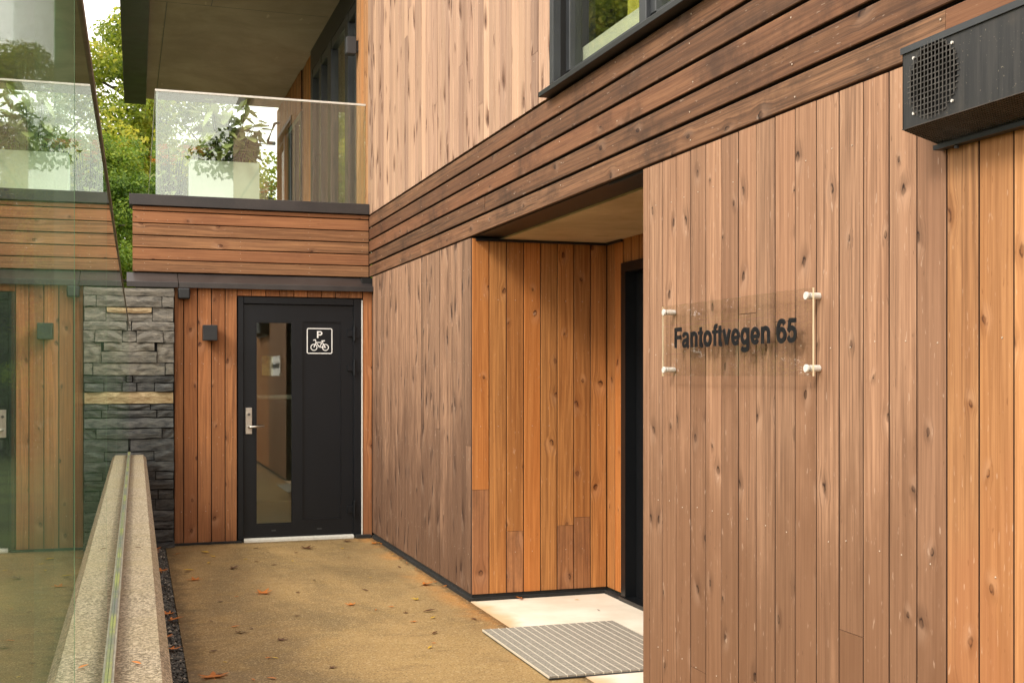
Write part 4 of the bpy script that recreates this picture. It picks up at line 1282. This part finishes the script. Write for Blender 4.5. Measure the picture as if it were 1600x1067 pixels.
def blade(seed, s):
    r = random.Random(seed); vs = []; n_ = 5
    for i in range(n_ + 1):
        t_ = i / n_; w_ = 0.33 * s * math.sin(math.pi * min(0.98, max(0.03, t_))); zc = 0.004 + 0.3 * s * r.uniform(0.2, 1) * (t_ - 0.5) ** 2
        vs += [(-w_, (t_ - 0.5) * 2 * s, zc + w_ * 0.4), (0, (t_ - 0.5) * 2 * s, zc), (w_, (t_ - 0.5) * 2 * s, zc + w_ * 0.4)]
    fs = []
    for i in range(n_):
        b0 = 3 * i
        fs += [(b0, b0 + 1, b0 + 4, b0 + 3), (b0 + 1, b0 + 2, b0 + 5, b0 + 4)]
    return MB().add(vs, fs)


leaf_meshes = {}
for nm, m_ in (('orange', M_DRY), ('yellow', M_DRY_Y), ('brown', M_DRY_B)):
    leaf_meshes[nm] = [maple(3 * k + len(nm), 0.055).mesh('leaf', m_) for k in range(3)] + [blade(k + len(nm), 0.03).mesh('leaf', m_) for k in range(2)]


def leaf(kind, idx, x, y, z, size, label, group=None):
    o = bpy.data.objects.new('fallen_leaf', leaf_meshes[kind][idx])
    M = Matrix.Translation((x, y, z)) @ Matrix.Rotation(random.uniform(0, 6.28), 4, 'Z') @ Matrix.Rotation(random.uniform(-0.12, 0.12), 4, 'X') @ Matrix.Scale(size, 4)
    place(o, M); tag(o, label, 'leaf', group)


G_ = 'fallen leaves on the path'
spots = [('orange', 0, 0.47, 8.46, 1.3, 'orange maple leaf near the gravel, one third of the way along the path'),
         ('orange', 1, 0.40, 5.70, 1.8, 'large curled orange maple leaf at the bottom edge beside the gravel'),
         ('orange', 2, 0.86, 7.80, 1.5, 'reddish maple leaf alone in the middle of the path'),
         ('orange', 0, 1.93, 7.80, 1.5, 'reddish leaf lying close to the corner of the entrance recess'),
         ('brown', 1, 1.42, 9.72, 1.5, 'dark brown leaf in front of the bicycle door'),
         ('yellow', 3, 0.62, 9.75, 1.6, 'yellow leaf lying before the boards left of the bicycle door'),
         ('orange', 1, 2.0, 9.85, 1.3, 'orange leaf in the far corner by the bicycle door hinge side'),
         ('brown', 2, 1.80, 10.05, 1.2, 'brown leaf at the threshold end of the bicycle door'),
         ('brown', 0, 0.75, 8.9, 1.1, 'small brown leaf on the left half of the path'),
         ('yellow', 4, 0.45, 8.9, 1.4, 'pale yellow leaf near the gravel at the far end'),
         ('orange', 2, 1.35, 7.25, 1.0, 'small reddish leaf in the middle right of the path'),
         ('brown', 3, 1.75, 6.9, 1.5, 'narrow brown leaf near the pale slab'),
         ('orange', 3, 0.66, 5.6, 0.9, 'pale speck of leaf at the bottom edge of the path')]
for k, i_, x, y, s2, lb in spots: leaf(k, i_, x, y, 0.002, s2, lb)
for i in range(46):
    x = random.uniform(0.35, 1.95); y = random.uniform(5.6, 10.1)
    leaf(random.choice(('brown', 'brown', 'orange', 'yellow')), random.choice((3, 4, 3, 4, 2, 1)), x, y, 0.002, random.uniform(0.4, 1.0), 'tiny dry leaf scattered on the tan concrete path', G_)
for i in range(16):
    x, y = pl(random.uniform(0.09, 0.22), random.uniform(5.6, 10.0))
    if i < 6: y = 9.5 + i * 0.1; x = pl(0.13, y)[0]
    leaf(random.choice(('orange', 'orange', 'brown')), i % 3, x, y, 0.008, random.uniform(0.8, 1.5), 'dry orange-brown leaf caught in the dark gravel strip', 'leaves in the gravel')
for i in range(14):
    leaf(random.choice(('orange', 'brown', 'yellow')), 3 + i % 2, random.uniform(2.02, 2.062), random.uniform(7.2, 10.1), 0.006, random.uniform(0.4, 0.9), 'small leaf caught along the foot of the left timber wall', 'leaves along the wall foot')
leaf('orange', 2, 2.40, 7.085, 0.008, 0.9, 'orange leaf at the foot of the recess boards on the pale slab')
leaf('yellow', 4, 2.72, 6.95, 0.006, 0.6, 'small yellow leaf on the pale slab near the recess boards')
leaf('brown', 3, 2.72, 6.60, 0.006, 0.5, 'dark leaf on the pale slab behind the mat')
x, y = pl(0.0, 2.75); leaf('orange', 3, x, y, 0.781, 0.55, 'small orange leaf on top of the low concrete wall')
x, y = pl(0.005, 4.6); leaf('brown', 4, x, y, 0.781, 0.5, 'small dark leaf on the far part of the low concrete wall')

# ------------------------------------------------------------------ balcony planters


def plant(name, base, n_stem, hmax, spread, mat, label, flowers=None, fl_n=0, leafs=0.10, seed=1):
    r = random.Random(seed)
    t = empty(name, base)
    tag(t, label, 'plant', 'plants on the balcony')
    fo = MB(); st = MB(); fl = MB()
    for i in range(n_stem):
        a_ = r.uniform(0, 6.28); rr_ = spread * math.sqrt(r.random()); h_ = hmax * r.uniform(0.45, 1.0)
        tip = Vector((base[0] + rr_ * math.cos(a_), base[1] + rr_ * math.sin(a_) * 0.6, base[2] + h_))
        b0 = Vector((base[0] + rr_ * 0.5 * math.cos(a_), base[1] + rr_ * 0.3 * math.sin(a_), base[2]))
        md = b0.lerp(tip, 0.6) + Vector((0, 0, h_ * 0.1))
        st.tube([b0, md, tip], [0.005, 0.004, 0.002], 5)
        for k in range(9):
            t_ = 0.3 + 0.7 * k / 8
            p = b0.lerp(md, min(1, t_ / 0.6)) if t_ < 0.6 else md.lerp(tip, (t_ - 0.6) / 0.4)
            d = Vector((r.uniform(-1, 1), r.uniform(-1, 1), r.uniform(-0.7, 0.35))).normalized()
            L = leafs * r.uniform(0.6, 1.2); sd = d.cross(Vector((0, 0, 1))).normalized() * L * 0.26; dn = Vector((0, 0, -L * 0.2))
            fo.add([p, p + d * L * 0.35 + sd, p + d * L * 0.75 + sd * 0.7 + dn * 0.6, p + d * L + dn, p + d * L * 0.75 - sd * 0.7 + dn * 0.6, p + d * L * 0.35 - sd], [(0, 1, 2, 3), (0, 3, 4, 5)])
        if flowers and i < fl_n:
            for q in range(7):
                c_ = tip + Vector((r.uniform(-.04, .04), r.uniform(-.04, .04), r.uniform(-.03, .03)))
                for k in range(5):
                    an = k * 1.257; e1 = Vector((math.cos(an), math.sin(an), r.uniform(0.1, 0.6))) * 0.026; e2 = Vector((math.cos(an + .7), math.sin(an + .7), 0.3)) * 0.022
                    fl.add([c_, c_ + e1, c_ + e2], [(0, 1, 2)])
    st.build('stem', M_BARK, t)
    fo.build('foliage', mat, t)
    if flowers: fl.build('blossom', flowers, t)


def planter(x0, x1, y0, y1, z0, z1, label, mat):
    t = empty('planter', ((x0 + x1) / 2, (y0 + y1) / 2, z0)); tag(t, label, 'planter', 'planters on the balcony')
    mb = MB(); th2 = 0.02
    mb.box(x0, x1, y0, y0 + th2, z0, z1); mb.box(x0, x1, y1 - th2, y1, z0, z1); mb.box(x0, x0 + th2, y0 + th2, y1 - th2, z0, z1); mb.box(x1 - th2, x1, y0 + th2, y1 - th2, z0, z1); mb.box(x0 + th2, x1 - th2, y0 + th2, y1 - th2, z0, z0 + 0.03)
    mb.build('box', mat, t)
    mb = MB(); mb.box(x0 + th2, x1 - th2, y0 + th2, y1 - th2, z1 - 0.06, z1 - 0.04); mb.build('soil', M_SOIL, t)
    mb = MB(); mb.box(x0 - 0.012, x1 + 0.012, y0 - 0.012, y1 + 0.012, z0 - 0.0, z0 + 0.12); mb.build('skirt', mat, t)


M_POT = plain('pale_planter', sl(200, 206, 192), 0.6, 0.0, 3.0, 0.06)
planter(0.585, 1.21, 11.25, 11.6, 2.8685, 3.41, 'large pale planter box behind the balcony glass', M_POT)
plant('pot_plant', (0.93, 11.42, 3.36), 26, 0.68, 0.36, M_PLANT, 'tall leafy plant with drooping leaves in the large pale planter', M_PURPLE, 3, 0.18, 3)
plant('pot_plant', (1.12, 11.40, 3.36), 6, 0.38, 0.16, M_PLANT_D, 'dark green leafy plant at the right end of the pale planter', None, 0, 0.14, 9)
plant('pot_plant', (0.68, 11.42, 3.36), 16, 0.20, 0.2, M_PLANT, 'orange-flowering low plant at the left end of the pale planter', M_ORANGE, 14, 0.07, 4)
planter(0.32, 0.56, 11.5, 11.85, 2.8685, 3.08, 'smaller pale planter box at the left corner of the balcony', M_POT)
plant('pot_plant', (0.44, 11.66, 3.04), 22, 0.55, 0.17, M_PLANT, 'bushy flowering plant in the small corner planter', M_ORANGE, 14, 0.08, 5)
planter(1.28, 1.62, 13.4, 13.8, 2.8685, 3.25, 'pale planter box further back near the balcony door', M_POT)
plant('pot_plant', (1.45, 13.6, 3.2), 14, 0.42, 0.2, M_PLANT, 'yellow-green bush in the planter near the balcony door', M_ORANGE, 7, 0.09, 6)
# outdoor heater bracket at the far end of the balcony wall
br = empty('wall_bracket', (1.95, 16.9, 4.65)); tag(br, 'black angled bracket on the wall at the far end of the balcony', 'bracket')
mb = MB(); mb.tube([(2.10, 16.9, 5.0), (2.03, 16.9, 4.98), (1.93, 16.9, 4.72)], 0.022, 8); mb.build('arm', M_BLACK, br)
mb = MB(); mb.box(1.92, 2.04, 16.86, 16.94, 4.68, 4.72); mb.build('plate', M_FRAME, br)

# ------------------------------------------------------------------ trees


def tree_meshes(seed, H, R, n_leaf, lsize, mat, low=0.1):
    r = np.random.default_rng(seed); pr = random.Random(seed)
    tr = MB()
    pts = []; x = y = 0
    for i in range(7):
        t_ = i / 6
        pts.append((x, y, t_ * H * 0.92)); x += pr.uniform(-.18, .18); y += pr.uniform(-.18, .18)
    tr.tube(pts, [0.16 * H / 10 * (1 - 0.88 * i / 6) + 0.012 for i in range(7)], 8)
    cl = []
    nl = 34
    for i in range(nl):
        t_ = low + (0.97 - low) * (i + pr.random()) / nl
        z0 = t_ * H * 0.9
        k = min(5, int(t_ * 6)); p0 = Vector(pts[k]).lerp(Vector(pts[k + 1]), t_ * 6 - k if t_ * 6 - k <= 1 else 1)
        prof = math.sin(math.pi * min(1, 0.16 + 0.84 * t_)) ** 0.65
        L = R * prof * pr.uniform(0.55, 1.1)
        a_ = i * 2.4 + pr.uniform(-.5, .5)
        d = Vector((math.cos(a_), math.sin(a_), pr.uniform(0.05, 0.55)))
        p1 = p0 + d * L * 0.55; p2 = p0 + d * L + Vector((0, 0, pr.uniform(-0.3, 0.1) * L))
        tr.tube([p0, p1, p2], [0.045 * H / 10, 0.028 * H / 10, 0.01], 5)
        for q in range(5):
            f = 0.35 + 0.65 * (q + pr.random()) / 5
            c = (p0.lerp(p1, f / 0.55) if f < 0.55 else p1.lerp(p2, (f - 0.55) / 0.45)) + Vector((pr.gauss(0, .25), pr.gauss(0, .25), pr.gauss(0, .2))) * R / 2.5
            cl.append((c, pr.uniform(0.25, 0.6) * R / 2.5))
    C_ = np.array([tuple(c) for c, s in cl]); Sg = np.array([s for c, s in cl])
    w_ = Sg ** 1.6; w_ /= w_.sum()
    ids = r.choice(len(cl), n_leaf, p=w_)
    off = r.normal(0, 1, (n_leaf, 3)); off *= (r.random((n_leaf, 1)) ** 0.25) / np.linalg.norm(off, axis=1, keepdims=True)
    P = C_[ids] + off * Sg[ids][:, None] * np.array([1.25, 1.25, 0.8])
    nrm = off + np.array([0, 0, 0.5]) + r.normal(0, 0.6, (n_leaf, 3)); nrm /= np.linalg.norm(nrm, axis=1, keepdims=True)
    a_ = np.cross(nrm, r.normal(0, 1, (n_leaf, 3))); a_ /= np.linalg.norm(a_, axis=1, keepdims=True)
    b_ = np.cross(nrm, a_)
    s = (lsize * r.uniform(0.6, 1.25, (n_leaf, 1)))
    Vv = np.stack([P - a_ * s, P + b_ * s * 0.5 - nrm * s * 0.12, P + a_ * s, P - b_ * s * 0.5 - nrm * s * 0.12], 1).reshape(-1, 3)
    me = bpy.data.meshes.new('crown')
    me.vertices.add(len(Vv)); me.vertices.foreach_set('co', Vv.ravel().astype(np.float32))
    me.loops.add(n_leaf * 4); me.loops.foreach_set('vertex_index', np.arange(n_leaf * 4, dtype=np.int32))
    me.polygons.add(n_leaf); me.polygons.foreach_set('loop_start', np.arange(0, n_leaf * 4, 4, dtype=np.int32))
    me.materials.append(mat); me.update(); me.validate()
    return tr.mesh('trunk', M_BARK), me


TM = [tree_meshes(11, 10, 2.9, 85000, 0.055, M_LEAF_YELL, 0.05), tree_meshes(12, 10, 2.7, 85000, 0.055, M_LEAF_GREEN, 0.06),
      tree_meshes(13, 10, 3.0, 42000, 0.085, M_LEAF_DARK, 0.04), tree_meshes(14, 10, 2.6, 40000, 0.085, M_LEAF_YELL, 0.08)]


def tree(x, y, sc_, kind, rz, label, group='trees behind the house'):
    t = bpy.data.objects.new('tree', None)
    M = Matrix.Translation((x, y, -0.07)) @ Matrix.Rotation(rz, 4, 'Z') @ Matrix.Scale(sc_, 4)
    place(t, M); tag(t, label, 'tree', group)
    for nm, me in zip(('trunk', 'crown'), TM[kind]):
        place(bpy.data.objects.new(nm, me), M, t)


tree(-0.2, 22.5, 0.62, 1, 0.3, 'green tree right behind the balcony corner, filling the gap beside the glass')
tree(0.6, 26.0, 0.98, 0, 1.2, 'yellow-green tree behind the gap between the glass and the canopy')
tree(-2.2, 26.0, 0.86, 0, 2.2, 'yellow-green tree seen through the near glass at the upper left')
tree(-4.4, 25.0, 0.84, 1, 4.2, 'green tree further left behind the near glass')
tree(2.75, 23.5, 0.55, 3, 0.9, 'low yellow tree behind the balcony planters')
tree(4.6, 25.5, 0.80, 1, 5.2, 'green tree behind the far end of the balcony')
tree(0.0, 31.0, 0.80, 2, 2.9, 'dark tree deep behind the yellow-green ones in the gap')
tree(-6.8, 27.0, 1.25, 3, 3.3, 'tall yellow tree reflected in the upper window', 'trees off to the left')
tree(-9.5, 25.5, 1.35, 0, 0.4, 'tall yellow-green tree reflected in the upper window', 'trees off to the left')
tree(-12.5, 24.0, 1.35, 3, 2.4, 'tall yellow tree at the far left edge of the garden', 'trees off to the left')
tree(-16.5, 19.0, 1.2, 1, 1.4, 'green tree left of the garden lawn', 'trees off to the left')
tree(-18.0, 11.0, 1.1, 0, 4.4, 'yellow-green tree left of the garden lawn', 'trees off to the left')
tree(-19.0, 3.0, 1.1, 2, 5.4, 'dark tree left of the garden lawn', 'trees off to the left')
tree(-15.0, -12.0, 1.0, 1, 2.4, 'green tree behind the viewer on the left', 'trees behind the viewer')
tree(-6.0, -26.0, 0.45, 0, 3.4, 'yellow-green tree far behind the viewer', 'trees behind the viewer')
tree(3.0, -27.0, 0.42, 2, 0.7, 'dark tree far behind the viewer', 'trees behind the viewer')

for i, (x, y, k) in enumerate(((-10.5, 22.0, 2), (-11.5, 18.5, 1), (-12.5, 15.5, 2), (-13.0, 12.0, 1), (-13.5, 8.5, 2), (-8.5, 24.0, 1), (-6.0, 24.5, 2), (-3.4, 23.5, 1), (-2.0, 24.0, 2))):  # shrubs added to close bright sky gaps in the glass and sign reflections
    tree(x, y, 0.46, k, i * 1.3, ['dark', 'green'][k % 2] + ' bushy shrub added to fill bright sky gaps left of the house, %s from the house' % ['sixth', 'fifth', 'fourth', 'third', 'second', 'seventh', 'eighth', 'ninth', 'tenth'][i], 'added shrubs filling sky gaps')

tree(5.4, -9.0, 1.05, 2, 0.5, 'dark tree added behind the viewer to darken the balcony glass reflection', 'trees behind the viewer')  # unseen tree added so the balcony glass mirrors something dark here
tree(8.5, -12.0, 1.2, 2, 2.5, 'taller dark tree added behind the viewer to darken the balcony glass reflection', 'trees behind the viewer')  # second unseen tree, added for the same dark reflection
